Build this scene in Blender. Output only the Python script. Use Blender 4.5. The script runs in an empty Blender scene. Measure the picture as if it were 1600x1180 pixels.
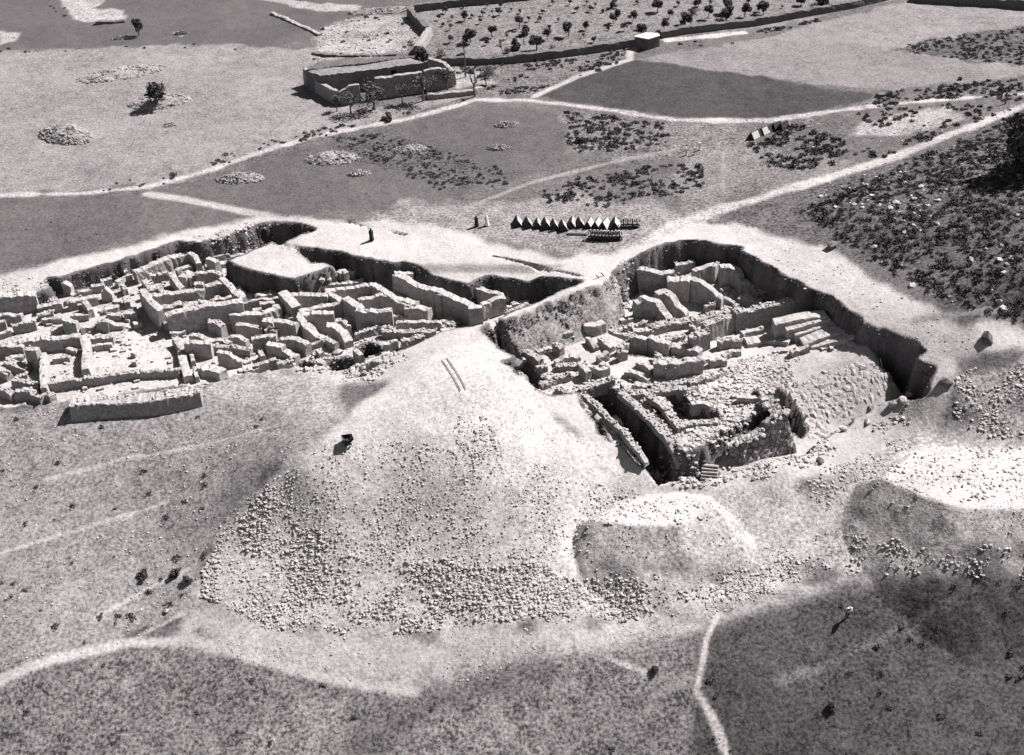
import bpy, bmesh, math, random
import numpy as np
from mathutils import Vector, Matrix

random.seed(7)
rng = np.random.default_rng(11)
SC = bpy.context.scene
COL = SC.collection

# ------------------------------------------------------------------ camera
F_PX, PITCH, ROLL, CAM_H = 2150.0, math.radians(36.0), math.radians(3.5), 80.0
FWD = np.array([0, math.cos(PITCH), -math.sin(PITCH)])
RGT = np.array([1.0, 0, 0])
UPV = np.array([0, math.sin(PITCH), math.cos(PITCH)])
XC = math.cos(ROLL) * RGT - math.sin(ROLL) * UPV
YC = math.sin(ROLL) * RGT + math.cos(ROLL) * UPV
CAM = np.array([0, 0, CAM_H])

def ray(px, py):
    px = np.asarray(px, float); py = np.asarray(py, float)
    return FWD + ((px - 800) / F_PX)[..., None] * XC - ((py - 590) / F_PX)[..., None] * YC

def at_z(px, py, z):
    """the point of the sight line through a photo point that lies at height z"""
    d = ray(px, py)
    t = (np.asarray(z, float) - CAM_H) / d[..., 2]
    return CAM + d * t[..., None]

# ------------------------------------------------------------------ noise
def _hash_grid(seed, n=256):
    return np.random.default_rng(seed).random((n, n))
_G = {}
def vnoise(x, y, scale, seed=0):
    if seed not in _G: _G[seed] = _hash_grid(seed)
    g = _G[seed]
    u = x / scale; v = y / scale
    i = np.floor(u).astype(int); j = np.floor(v).astype(int)
    a = u - i; b = v - j
    a = a * a * (3 - 2 * a); b = b * b * (3 - 2 * b)
    i &= 255; j &= 255; i1 = (i + 1) & 255; j1 = (j + 1) & 255
    return (g[i, j] * (1 - a) + g[i1, j] * a) * (1 - b) + (g[i, j1] * (1 - a) + g[i1, j1] * a) * b - 0.5

def fbm(x, y, scale, seed=0, octs=3):
    r = 0; amp = 1.0
    for k in range(octs):
        r = r + amp * vnoise(x + 31.7 * k, y - 17.3 * k, scale, seed + k); scale *= .5; amp *= .5
    return r

def sstep(a, b, x):
    t = np.clip((x - a) / (b - a), 0, 1)
    return t * t * (3 - 2 * t)

def poly_sdf(poly, x, y):
    """signed distance, positive inside"""
    P = np.asarray(poly, float); n = len(P)
    d2 = np.full(x.shape, 1e18); ins = np.zeros(x.shape, bool)
    for k in range(n):
        ax, ay = P[k]; bx, by = P[(k + 1) % n]
        ex, ey = bx - ax, by - ay
        L = ex * ex + ey * ey + 1e-12
        t = np.clip(((x - ax) * ex + (y - ay) * ey) / L, 0, 1)
        d2 = np.minimum(d2, (x - ax - t * ex) ** 2 + (y - ay - t * ey) ** 2)
        c = ((ay > y) != (by > y)) & (x < ex * (y - ay) / (ey + (1e-12 if ey == 0 else 0)) + ax)
        ins ^= c
    d = np.sqrt(d2)
    return np.where(ins, d, -d)

def line_dist(pts, x, y):
    P = np.asarray(pts, float)
    d2 = np.full(x.shape, 1e18)
    for k in range(len(P) - 1):
        ax, ay = P[k]; bx, by = P[k + 1]
        ex, ey = bx - ax, by - ay
        L = ex * ex + ey * ey + 1e-12
        t = np.clip(((x - ax) * ex + (y - ay) * ey) / L, 0, 1)
        d2 = np.minimum(d2, (x - ax - t * ex) ** 2 + (y - ay - t * ey) ** 2)
    return np.sqrt(d2)

# ------------------------------------------------------------------ thin plate spline
def tps_fit(pts):
    A = np.asarray([at_z(p[0], p[1], p[2]) for p in pts])
    X = A[:, :2]; Z = A[:, 2]; n = len(X)
    r2 = ((X[:, None] - X[None]) ** 2).sum(-1)
    K = np.where(r2 > 0, r2 * np.log(r2 + 1e-12) * .5, 0) + np.eye(n) * 2.0
    Pm = np.c_[np.ones(n), X]
    M = np.zeros((n + 3, n + 3)); M[:n, :n] = K; M[:n, n:] = Pm; M[n:, :n] = Pm.T
    s = np.linalg.solve(M, np.r_[Z, 0, 0, 0])
    return X, s

def tps_eval(fit, x, y):
    X, s = fit; out = np.full(x.shape, s[-3]) + s[-2] * x + s[-1] * y
    for k in range(len(X)):
        r2 = (x - X[k, 0]) ** 2 + (y - X[k, 1]) ** 2
        out += s[k] * r2 * np.log(r2 + 1e-12) * .5
    return out

# ------------------------------------------------------------------ the grid of the one ground sheet
def grow(a, b, s0, k):
    r = []; v = a; s = s0; sg = 1 if b > a else -1
    while (v - b) * sg < 0:
        s *= k; v += sg * s; r.append(v)
    return r
GX = np.arange(-74, 74.01, .2)
GX = np.array(sorted(grow(-74, -900, .22, 1.12)) + list(GX) + grow(74, 900, .22, 1.12))
GY = np.concatenate([np.arange(60, 140, .2), np.arange(140, 232, .33)])
GY = np.array(sorted(grow(60, -200, .22, 1.15)) + list(GY) + grow(GY[-1], 1500, .36, 1.12))
XX, YY = np.meshgrid(GX, GY, indexing='ij')

def sample(H, x, y):
    x = np.asarray(x, float); y = np.asarray(y, float)
    i = np.clip(np.searchsorted(GX, x) - 1, 0, len(GX) - 2)
    j = np.clip(np.searchsorted(GY, y) - 1, 0, len(GY) - 2)
    a = np.clip((x - GX[i]) / (GX[i + 1] - GX[i]), 0, 1); b = np.clip((y - GY[j]) / (GY[j + 1] - GY[j]), 0, 1)
    return (H[i, j] * (1 - a) + H[i + 1, j] * a) * (1 - b) + (H[i, j + 1] * (1 - a) + H[i + 1, j + 1] * a) * b

def hit(px, py, H):
    """first point where the sight line meets the height field"""
    px = np.atleast_1d(np.asarray(px, float)); py = np.atleast_1d(np.asarray(py, float))
    d = ray(px, py)
    t0 = (12 - CAM_H) / d[:, 2]
    t1 = (-22 - CAM_H) / d[:, 2]
    prev = t0.copy(); res = t1.copy(); done = np.zeros(len(px), bool)
    for k in range(1, 401):
        t = t0 + (t1 - t0) * k / 400
        P = CAM + d * t[:, None]
        below = P[:, 2] <= sample(H, P[:, 0], P[:, 1])
        new = below & ~done
        res = np.where(new, t, res); prev = np.where(~below & ~done, t, prev); done |= below
    lo, hi = prev.copy(), res.copy()
    for k in range(16):
        m = (lo + hi) / 2; P = CAM + d * m[:, None]
        b = P[:, 2] <= sample(H, P[:, 0], P[:, 1])
        hi = np.where(b, m, hi); lo = np.where(b, lo, m)
    return CAM + d * hi[:, None]

BASE_PTS = [(x, y, 0) for x, y in [(0,-60),(400,-60),(800,-60),(1200,-60),(1600,-60),(0,100),(300,100),(600,60),(900,60),(1200,60),(1500,60),
  (150,200),(450,220),(750,200),(1050,200),(0,300),(300,310),(600,300),(850,300),(1050,330),(-400,100),(-300,300),(2000,50),(1250,150),
  (0,400),(200,375),(400,330),(520,350),(700,380),(900,420),(-300,400),
  (985,395),(930,430),(850,470),(770,500),(720,530),(1100,350),(1200,385)]] + [
  (1250,250,.4),(1400,250,1.6),(1600,180,2.6),(1600,300,5),(1500,400,3.2),(1400,330,2.6),(1600,450,3.6),(1350,400,1.3),(1300,350,1),
  (1480,500,.8),(1350,490,.2),(1600,510,1),(1550,540,.5),(1800,300,7),(1750,500,3),
  (700,570,.8),(650,600,.4),(600,640,-.5),(540,670,-1.0),(505,698,-1.6),(760,600,.5),(820,620,-.6),(880,660,-2),(950,705,-4),(1015,748,-5.8),
  (0,500,-1),(0,620,-2.5),(150,520,-1),(150,620,-2.6),(300,600,-2.4),(400,570,-1.9),(480,590,-1.9),(560,590,-1.3),(330,520,-1),(600,560,-1),(560,625,-.9),(515,660,-1.4),
  (0,660,-3.6),(200,670,-3.8),(400,660,-2.9),(470,730,-2.5),(420,750,-3.7),(0,800,-7),(250,800,-7),(0,950,-10),(250,960,-11.),(0,1060,-12.2),(250,1000,-11.8),
  (0,1180,-15),(400,1180,-16.5),(-300,800,-7),(-300,1180,-15),(-300,600,-2.5),(-300,450,-1),
  (450,770,-4.4),(600,760,-4.2),(750,760,-3.8),(880,770,-5.2),(350,900,-9.2),(480,880,-8.5),(620,880,-8.2),(760,880,-8.1),(880,870,-8.7),
  (420,970,-11.2),(560,985,-11.6),(700,985,-11.6),(850,975,-11.5),(970,960,-11.6),(330,860,-8.3),
  (400,1050,-13.1),(650,1080,-14),(850,1040,-13),(1000,1000,-12.6),(1110,960,-12),
  (650,1180,-16.5),(900,1180,-17),(1130,1180,-17),(1400,1180,-16.5),(1600,1180,-16),(1900,1180,-15),
  (1110,770,-6.9),(1180,750,-6.9),(1260,715,-6.5),(1330,680,-6),(1400,645,-4.9),(1450,625,-3.0),(1480,600,-1.7),(1500,570,-1.2),(1470,660,-4.2),(1450,690,-5.2),
  (1550,640,-3.2),(1600,600,-1.7),(1600,680,-4.6),
  (960,800,-7.5),(1040,785,-7.3),(1110,790,-7.5),(1050,815,-7.6),(930,850,-9),(1000,900,-10.5),(1100,890,-10.3),(1180,840,-9.5),
  (1200,790,-7.8),(1240,760,-7),(1260,810,-8.7),(1300,790,-8),
  (1400,745,-6.2),(1500,720,-5.8),(1600,720,-5.6),(1450,772,-6.4),(1560,792,-6.5),(1380,825,-8.7),(1480,860,-9.7),(1600,865,-9.6),(1330,785,-7.6),
  (1300,900,-10.8),(1200,920,-11.2),(1450,910,-10.9),(1600,920,-11),(1300,1000,-13),(1500,1000,-13),(1600,1050,-13.6),(1200,1050,-13.6),(1900,900,-10)]

def coarse(fit):
    cx = np.linspace(-130, 130, 261); cy = np.linspace(50, 260, 211)
    A, B = np.meshgrid(cx, cy, indexing='ij')
    Z = tps_eval(fit, A, B)
    x = np.clip(XX, -129.9, 129.9); y = np.clip(YY, 50.1, 259.9)
    u = (x + 130); v = (y - 50)
    i = np.clip(u.astype(int), 0, 259); j = np.clip(v.astype(int), 0, 209); a = u - i; b = v - j
    return (Z[i, j] * (1 - a) + Z[i + 1, j] * a) * (1 - b) + (Z[i, j + 1] * (1 - a) + Z[i + 1, j + 1] * a) * b

HB = np.clip(coarse(tps_fit(BASE_PTS)), -30, 12)
far = sstep(200, 240, YY)
HB = HB * (1 - far)                         # the plain levels out behind
HB = HB + .25 * fbm(XX, YY, 14, 3, 3) + .07 * fbm(XX, YY, 2.2, 5, 3)
H = HB.copy()
EDGE = np.zeros_like(H)

def cv(o, pts):                              # points read off an enlarged crop of the photo
    return [(o[0] + x / 6.6667, o[1] + y / 6.6667) for x, y in pts]
A_, B_, C_, D_, E_, F_, G_ = (0,400),(0,480),(200,330),(200,440),(400,330),(400,430),(600,390)
H_, I_, J_, K_, L_, M_, N_, O_ = (740,480),(900,360),(900,470),(1080,360),(1080,470),(900,590),(1100,590),(1280,470)

def wpoly(pts, z=None):
    p = np.asarray(pts, float)
    if z is None: return hit(p[:, 0], p[:, 1], HB)[:, :2]
    return at_z(p[:, 0], p[:, 1], np.full(len(p), z) if np.isscalar(z) else np.array(z, float))[:, :2]

def carve(pts, target, width=.5, z=None, rag=.25, only_down=False, within=None):
    global H
    P = wpoly(pts, z)
    x0, y0 = P.min(0) - 3; x1, y1 = P.max(0) + 3
    i0, i1 = np.searchsorted(GX, [x0, x1]); j0, j1 = np.searchsorted(GY, [y0, y1])
    s = (slice(i0, i1), slice(j0, j1)); x, y = XX[s], YY[s]
    d = poly_sdf(P, x, y) + rag * 2 * fbm(x, y, 2.4, 9, 3) + rag * .9 * vnoise(x, y, .8, 12)
    w = sstep(0, width, d)
    if within is not None: w = w * sstep(0, 1.0, poly_sdf(within, x, y))
    tgt = target[s] if isinstance(target, np.ndarray) else target
    new = H[s] * (1 - w) + tgt * w
    if only_down: new = np.minimum(new, H[s])
    EDGE[s] = np.maximum(EDGE[s], w * (1 - w) * 4)
    H[s] = new
    return P

# left dig -----------------------------------------------------------
LEFT_RIM = [(-60,462),(0,459),(56,456),(74,448),(67,433),(96,432),(117,425),(140,419),(184,407),(200,400),(242,388),(278,378),(311,381),(359,367),(404,352),(424,346),
  (450,347),(475,352),(499,358)] + cv(E_, [(470,235),(340,290),(255,335),(400,345),(520,375),(700,405),(880,415),(1000,450),(1160,480),(1340,515),(1480,540)]) + cv(G_, [(20,125),(220,135),(420,195),(500,230),(650,260),
  (880,305),(960,250),(1090,212),(1200,235),(1400,270),(1600,285)]) + [(900,437),(914,438),(895,446),(840,471),(790,494),(760,505),(725,510),(690,520),(640,545),(600,560),(520,575),(440,578),(385,585),(310,607),(260,607),(110,626),(0,640),(-60,645)]
LEFT_FLOOR = coarse(tps_fit([(-60,480,-2),(430,357,-2.8),(300,400,-2.4),(100,440,-2.),(0,470,-2.1),(600,430,-3.3),(800,450,-3.5),(890,442,-3.3),(700,500,-3.3),(500,480,-3.2),(300,480,-3.0),
  (100,520,-2.8),(0,560,-3),(300,560,-3),(150,590,-2.9),(0,620,-3.3),(-60,600,-3.2),(450,540,-3),(600,510,-3),(640,535,-2.2),(560,560,-2.4)])) + .1 * fbm(XX, YY, 3, 21, 3)
P_LEFT = carve(LEFT_RIM, LEFT_FLOOR, .85, rag=.22)
_d = poly_sdf(wpoly([(330,478),(400,470),(640,445),(900,447),(745,506),(640,522),(520,540),(420,552),(330,545)], -3.0), XX, YY)
H = H - .65 * sstep(0, 1.2, _d)
carve([(342,408),(404,383),(425,372),(470,388),(492,406),(510,405),(535,415),(500,428),(459,441),(412,432),(360,417)], -.35 + .12 * fbm(XX, YY, 4, 33), .5, z=-.35, rag=.15)
# left holes in the front rim
for pts, z in [(cv(F_, [(1030,720),(1150,660),(1240,700),(1350,780),(1120,870),(1080,830)]), -4.3),
               (cv(F_, [(700,870),(880,830),(920,810),(1050,870),(1120,910),(1000,1020),(800,1030)]), -4.6),
               (cv(F_, [(400,880),(480,840),(640,900),(420,960)]), -4.2),
               (cv(F_, [(1220,980),(1340,1020),(1120,1120),(1030,1040)]), -4.2),
               (cv(G_, [(120,900),(280,870),(540,820),(300,930),(270,965),(190,960)]), -3.9)]:
    carve(pts, z, .5, z=-2.2, rag=.12, only_down=True)

# right dig ----------------------------------------------------------
RIGHT_RIM = [(752,512),(763,507),(800,494),(836,479),(900,458),(930,445),(950,430),(953,424)] + cv(I_, [(640,270),(720,230),(850,165),(960,112),(1150,108),(1340,112),(1480,140)]) + [(1140,384)] + cv(K_, [(540,175),(520,215),(700,310),
  (860,400),(1040,500),(1200,580),(1300,620),(1450,700)]) + [(1320,479)] + cv(O_, [(440,170),(490,230),(700,310),(950,420),(1085,525),(1010,600),(1060,660),(1210,695),(1150,860),(1100,1000)]) + [
  (1420,624),(1392,632),(1350,652),(1300,684),(1255,712),(1200,738),(1150,752),(1100,754),(1050,748)] + cv(M_, [(830,1000),(730,940),(600,800),(480,740),(330,670),(230,560),(210,450),(60,260),(40,130)]) + cv(H_, [(1100,860),(960,920),(800,935),(660,840),(560,720),(440,720),(380,640),(270,560),(430,510),(250,430),(110,260)])
RIGHT_FLOOR = coarse(tps_fit([(1060,395,-3.6),(1000,440,-4),(1100,450,-4),(1200,430,-4.2),(900,500,-3.9),(960,500,-4.2),(890,560,-4.2),(820,530,-3.8),(780,530,-3.6),(1100,520,-4.5),(1200,520,-4.8),
  (1300,512,-2.8),(1345,524,-2.7),(1240,560,-3.5),(1372,568,-3.3),(1150,570,-4.2),(1390,588,-4.0),(1362,531,-2.3),(1300,545,-3.2),(1404,601,-4.8),(1400,622,-5.9),(1300,664,-6.8),(1255,690,-7.1),(1200,600,-4.8),(1330,594,-4.2),(1080,620,-4.4),(1000,600,-4.5),
  (940,640,-5),(1000,700,-6),(1060,730,-6.4),(1110,748,-6.9),(1440,590,-7),(1430,612,-7),(1200,735,-7)])) + .12 * fbm(XX, YY, 2.4, 41, 3)
P_RIGHT = carve(RIGHT_RIM, RIGHT_FLOOR, 1.0, rag=.36)
# the earth slope on the right side of the baulk between the digs
_top = wpoly([(768,505),(836,479),(930,445),(948,433)])
_in = poly_sdf(wpoly([(750,514),(836,474),(950,425),(960,478),(905,505),(851,530),(790,530)], -1.5), XX, YY)
_d = line_dist(_top, XX, YY)
H = np.where(_in > -1, np.maximum(H, np.where(_d < 7, HB + .1 - _d * 1.35 + .25 * fbm(XX, YY, 1.2, 44, 3), -99)), H)
BAULK = (_in > -.6) & (_d < 3.4) & (HB - H > .3)
# gap between the earth slope and the right cut face
carve([(1364,528),(1376,568),(1393,587),(1409,602),(1421,620),(1440,630),(1480,630),(1480,560),(1430,540),(1390,530)], -7.2, .5, z=[-2.3,-3.3,-4.0,-4.8,-5.4,-5.4,-5,-4,-4,-2.5], rag=.08, only_down=True, within=P_RIGHT)
# rubble plateau of the bastion
carve([(985,612),(1060,592),(1150,577),(1200,606),(1222,640),(1190,657),(1150,676),(1115,700),(1080,718),(1055,712),(1035,690),(1010,655)], -3.9 + .35 * fbm(XX, YY, 2, 51, 3), 1.2, z=-3.9, rag=.15)
carve([(1186,642),(1217,641),(1198,608),(1178,602)], -3.0, .5, z=-3.0, rag=.1)
# trenches and pits in it
for pts, z, zz in [
    (cv(M_, [(60,130),(280,300),(480,480),(590,650),(700,800),(780,900),(850,985),(1090,930),(1000,760),(880,570),(750,480),(570,300),(450,140),(250,60)]), -8.6, -4.6),
    (cv(M_, [(100,290),(240,480),(330,650),(420,650),(270,400)]), -6.6, -4.2),
    (cv(M_, [(870,180),(1110,170),(1200,260),(1280,290),(1490,370),(1500,430),(1290,480),(1060,430),(960,270)]), -6.6, -3.9),
    (cv(M_, [(690,210),(800,230),(900,330),(1000,470),(960,490),(830,360)]), -5.6, -3.9),
    ([(1195,602),(1213,600),(1237,622),(1252,645),(1261,668),(1252,688),(1238,668),(1231,651),(1211,640)], -8.8, [-3.2,-4.5,-5.0,-5.6,-6.4,-7,-6,-3.2,-3.1]),
    (cv(N_, [(580,430),(660,470),(690,580),(540,600)]), -5.4, -3.9),
    (cv(H_, [(190,250),(290,310),(600,450),(690,540),(770,600),(680,670),(545,640),(520,590),(430,500),(250,420),(130,270)]), -5.6, -2.2),
    (cv(H_, [(670,845),(870,800),(1060,800),(970,920),(800,935)]), -6.4, -3.4),
    (cv(J_, [(480,560),(560,470),(760,400),(860,460),(1000,470),(1110,540),(830,605)]), -6.2, -4.4),
    ]:
    carve(pts, z, .5, z=zz, rag=.15, only_down=True)
# ditches and ledges on the plain
for pts in [[(538,346),(545,345),(582,356),(580,359)], [(600,359),(636,365),(634,368),(602,362)], [(770,398),(800,403),(850,415),(914,431),(912,434),(850,420),(790,407)], [(1050,400),(1052,402)]][:3]:
    carve(pts, HB - .55, .25, rag=.08)
# small earth bank in front of the left dig
def bank(p0, p1, rad, hgt, zt):
    global H
    a = wpoly([p0, p1], zt)
    d = line_dist(a, XX, YY)
    H = np.maximum(H, np.where(d < rad * 1.6, HB + hgt * (1 - sstep(rad * .65, rad, d + .7 * fbm(XX, YY, 2.2, 61, 3))), -99))
def mound(pts, zt, slope=.8):
    global H
    P = wpoly(pts, zt); d = poly_sdf(P, XX, YY) + .5 * fbm(XX, YY, 3, 63, 3)
    c = zt + .25 * fbm(XX, YY, 5, 65, 2) + np.minimum(d, 0) * slope
    k = d > -12
    H = np.where(k, np.maximum(H, c), H)
mound([(925,815),(965,786),(1040,768),(1105,777),(1122,797),(1060,818),(990,822)], -6.7)
mound([(1380,748),(1430,708),(1500,694),(1600,690),(1800,690),(1800,790),(1590,796),(1500,790),(1440,772)], -5.1)
# roughen
rough = .05 * fbm(XX, YY, .9, 71, 2)
H = H + rough + EDGE * .7 * fbm(XX, YY, .7, 77, 2)
JX = EDGE * .5 * fbm(XX, YY, .42, 78, 1); JY = EDGE * .5 * fbm(XX, YY, .42, 79, 1)

def G(x, y): return sample(H, x, y)
def on_ground(px, py): return hit(px, py, H)
# ------------------------------------------------------------------ albedo of the ground (earth, grass, bare soil)
ALB = np.full(XX.shape, .135); MOT = np.full(XX.shape, .6)
LAB = np.zeros(XX.shape, int)               # which named sheet of the ground a place belongs to
def paint(pts, alb, mot=None, soft=1.2, rag=1.0, lab=None, line=None, strength=1.0):
    p = np.asarray(pts, float); P = hit(p[:, 0], p[:, 1], H)[:, :2]
    pad = 6
    x0, y0 = P.min(0) - pad; x1, y1 = P.max(0) + pad
    i0, i1 = np.searchsorted(GX, [x0, x1]); j0, j1 = np.searchsorted(GY, [y0, y1])
    s = (slice(i0, i1), slice(j0, j1)); x, y = XX[s], YY[s]
    nz = rag * 2 * fbm(x, y, 3.0, 81, 3)
    if line: d = line - line_dist(P, x, y) + nz * .25
    else: d = poly_sdf(P, x, y) + nz
    w = sstep(-soft / 2, soft / 2, d) * strength
    ALB[s] = ALB[s] * (1 - w) + alb * w
    if mot is not None: MOT[s] = MOT[s] * (1 - w) + mot * w
    if lab: LAB[s] = np.where(w > .5, lab, LAB[s])
    return P
paint([(0,-80),(640,-80),(600,10),(500,60),(430,75),(300,70),(0,78),(-200,80)], .115, .25)
for q in [[(80,-20),(185,-20),(150,12),(195,15),(195,33),(130,35),(105,22)], [(0,50),(28,52),(24,66),(0,70)], [(270,50),(290,52),(284,56)],[(400,-5),(560,10),(560,18),(470,15)]]: paint(q, .36, .6, .8, .6)
paint([(-200,85),(0,80),(300,68),(430,75),(500,75),(480,120),(560,170),(700,150),(740,150),(450,225),(280,285),(150,298),(0,305),(-200,305)], .25, .5)
paint([(490,92),(500,45),(560,25),(655,25),(668,50),(645,86)], .27, .9)
paint([(497,80),(520,62),(610,60),(620,78),(560,84)], .38, .6, .8)
paint([(505,45),(560,36),(600,36),(590,46),(520,52)], .38, .6, .8)
paint([(-200,310),(230,303),(400,337),(200,380),(0,428),(-200,440)], .118, .4)
paint([(240,305),(480,228),(760,162),(870,180),(900,250),(830,270),(700,312),(560,332),(430,337)], .115, .4)
paint([(505,212),(600,205),(800,270),(790,290),(690,297),(560,245)], .1, 1.0)
paint([(545,345),(640,320),(760,318),(900,300),(1060,330),(1120,310),(1180,355),(1000,390),(900,400)], .25, .8, 2.5, 1.6)
paint([(880,172),(1050,190),(1180,200),(1170,245),(1000,250),(885,240)], .17, 1.0)
paint([(1060,240),(1180,230),(1330,250),(1350,262),(1120,318),(1060,330),(1050,290)], .2, .7)
paint([(640,10),(760,0),(830,-40),(1500,-60),(1400,0),(1200,45),(990,68),(690,95),(655,85),(670,52)], .2, .8)
paint([(700,100),(980,75),(985,95),(830,150),(760,152)], .16, 1.0)
paint([(1000,92),(1200,60),(1430,-5),(1900,20),(1900,125),(1600,118),(1380,140),(1100,108)], .255, .4)
paint([(1195,63),(1300,70),(1395,76),(1600,105),(1600,118),(1380,140),(1100,108),(1000,92)], .225, .4)
paint([(1395,78),(1480,58),(1600,42),(1800,40),(1800,110),(1600,103)], .11, 1.0)
P_FIELD = paint([(830,151),(900,121),(985,94),(1100,109),(1230,128),(1372,148),(1330,165),(1220,187),(1060,185),(950,170)], .066, .45, .9, .9, lab=1)
paint([(1100,350),(1180,318),(1350,268),(1500,218),(1600,172),(1900,100),(1900,480),(1600,492),(1500,494),(1370,412),(1300,372)], .11, 1.0, 1.5, 1.5)
paint([(1310,218),(1345,190),(1480,168),(1505,186),(1420,210)], .33, .7)
paint([(1180,215),(1320,165),(1600,128),(1600,143),(1450,154),(1330,168)], .15, .9)
paint([(1032,61),(1090,55),(1165,48),(1174,53),(1100,61),(1040,66)], .5, .4, .4, .2)
paint([(700,105),(760,112),(770,130),(715,136)], .34, .6)
# bare trampled soil round both digs and on the heaps
paint([(-80,440),(0,428),(200,384),(330,355),(420,334),(500,343),(560,344),(640,345),(740,368),(870,404),(960,395),(1010,372),(1090,347),(1180,357),(1300,392),(1380,438),(1500,512),(1600,506),(1800,500),(1800,540),(1600,545),(1500,570),(1480,640),(1440,690),(1200,770),(1010,762),(850,650),(740,640),(500,700),(560,640),(600,602),(520,600),(400,575),(300,600),(110,628),(0,632),(-80,640)], .5, .2, 1.4, .7)
paint([(-80,645),(0,640),(110,632),(310,612),(400,590),(520,610),(500,690),(420,745),(330,870),(300,960),(100,1040),(-80,1080)], .27, .65)
paint([(330,590),(420,575),(530,610),(530,650),(400,640),(340,615)], .36, .6, 2)
P_FAN = paint([(520,690),(620,615),(700,560),(770,560),(870,655),(1010,758),(960,800),(915,830),(930,900),(1110,900),(1300,890),(1110,958),(980,968),(700,988),(560,988),(400,980),(310,922),(340,830),(420,745)], .55, .45, 1.5, .6, lab=2)
paint([(430,750),(720,745),(740,800),(600,830),(440,810)], .43, .5, 4, 1.2)  # darker mid-flank zone, shading painted in to give the heap volume
paint([(520,690),(620,610),(700,540),(770,545),(860,640),(920,710),(980,770),(900,760),(760,690),(640,680),(560,700)], .54, .35, 3, 1)
P_D1 = paint([(1010,762),(1120,768),(1240,745),(1310,790),(1290,880),(1110,900),(990,905),(915,860),(915,815),(960,785)], .46, .6, 3, .9, lab=3)
paint([(920,815),(965,782),(1040,765),(1110,775),(1130,798),(1060,820),(990,822)], .55, .3, .8, .4)
P_D2 = paint([(1310,760),(1400,690),(1490,660),(1620,690),(1800,690),(1800,870),(1600,868),(1480,868),(1370,835),(1290,800)], .46, .6, 3, .9, lab=4)
paint([(1370,745),(1430,700),(1600,700),(1800,690),(1800,790),(1590,798),(1500,792),(1440,772)], .55, .3, .8, .4)
paint([(1490,590),(1600,560),(1700,560),(1700,690),(1600,695),(1500,640)], .3, 1, 1.5)
paint([(1280,890),(1310,830),(1480,868),(1620,868),(1620,905),(1450,895)], .42, .8, 1)
paint([(300,962),(420,985),(700,992),(1110,960),(1320,890),(1600,890),(1600,905),(1330,915),(1120,985),(1000,1012),(850,1042),(640,1082),(420,1042),(230,1004)], .46, .35, 2)
paint([(-80,1080),(0,1062),(230,1004),(420,1042),(640,1082),(850,1042),(1000,1012),(1090,990),(1095,1240),(-80,1240)], .185, 1.0, 2.2, 1.2)
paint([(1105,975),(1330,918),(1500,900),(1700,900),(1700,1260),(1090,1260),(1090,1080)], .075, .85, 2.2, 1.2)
paint([(1220,1065),(1300,1035),(1400,985),(1490,940)], .16, .8, 1.0, .9, line=.35, strength=.8)
paint([(560,1170),(700,1100),(850,1040)], .12, .8, 2.6, 1.4, line=1.1, strength=.7)
for q in [[(380,1180),(450,1110),(520,1105),(470,1180)], [(640,1180),(720,1120),(850,1090),(800,1180)]]: paint(q, .24, 1, 2.5, 2)
# tracks and paths
TR = .45
paint([(-80,306),(0,305),(120,303),(230,292),(330,265),(430,230),(530,205),(640,185),(745,156),(830,157),(950,172),(1050,187),(1200,188),(1330,170),(1450,157),(1600,147),(1800,135)], TR, .5, .7, 1.1, lab=5, line=.5)
paint([(1800,90),(1600,165),(1500,205),(1400,245),(1250,290),(1130,325),(1060,350),(1010,378)], TR, .5, .8, 1.3, lab=6, line=.78)
paint([(835,151),(900,121),(985,93),(984,82),(993,74)], TR, .3, .5, .3, lab=7, line=.5)
paint([(410,336),(360,326),(300,314),(230,303)], .4, .3, .5, .4, lab=8, line=.6)
paint([(1122,958),(1103,1000),(1097,1040),(1088,1080),(1108,1110),(1125,1150),(1140,1190)], .52, .4, .4, .6, lab=9, line=.28)
for q in [[(0,865),(80,840),(180,810),(260,785)], [(70,750),(200,715),(430,665)], [(150,965),(230,920),(330,868)], [(-40,1075),(80,1030),(200,1003),(300,1000)], [(300,1000),(450,1045),(620,1075)], [(945,1025),(1010,1052)], [(200,1003),(290,955)]]:
    paint(q, .44, .4, .35, .25, line=.19)
for q in [[(730,325),(830,285),(950,255),(1060,232)], [(1430,500),(1600,483)], [(1020,1090),(1080,1060)], [(1130,240),(1130,300)]]: paint(q, .27, .4, .5, .4, line=.35)
paint([(-80,1092),(0,1062),(80,1031),(200,1004),(300,1001),(450,1043),(560,1070),(650,1080)], .5, .3, .6, .4, line=.42)
# sheets of the digs
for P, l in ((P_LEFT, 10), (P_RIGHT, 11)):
    d = poly_sdf(P, XX, YY); LAB[d > -.1] = l; k = sstep(0, .6, d); ALB = ALB * (1 - k) + .5 * k; MOT = MOT * (1 - k) + .2 * k
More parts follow.
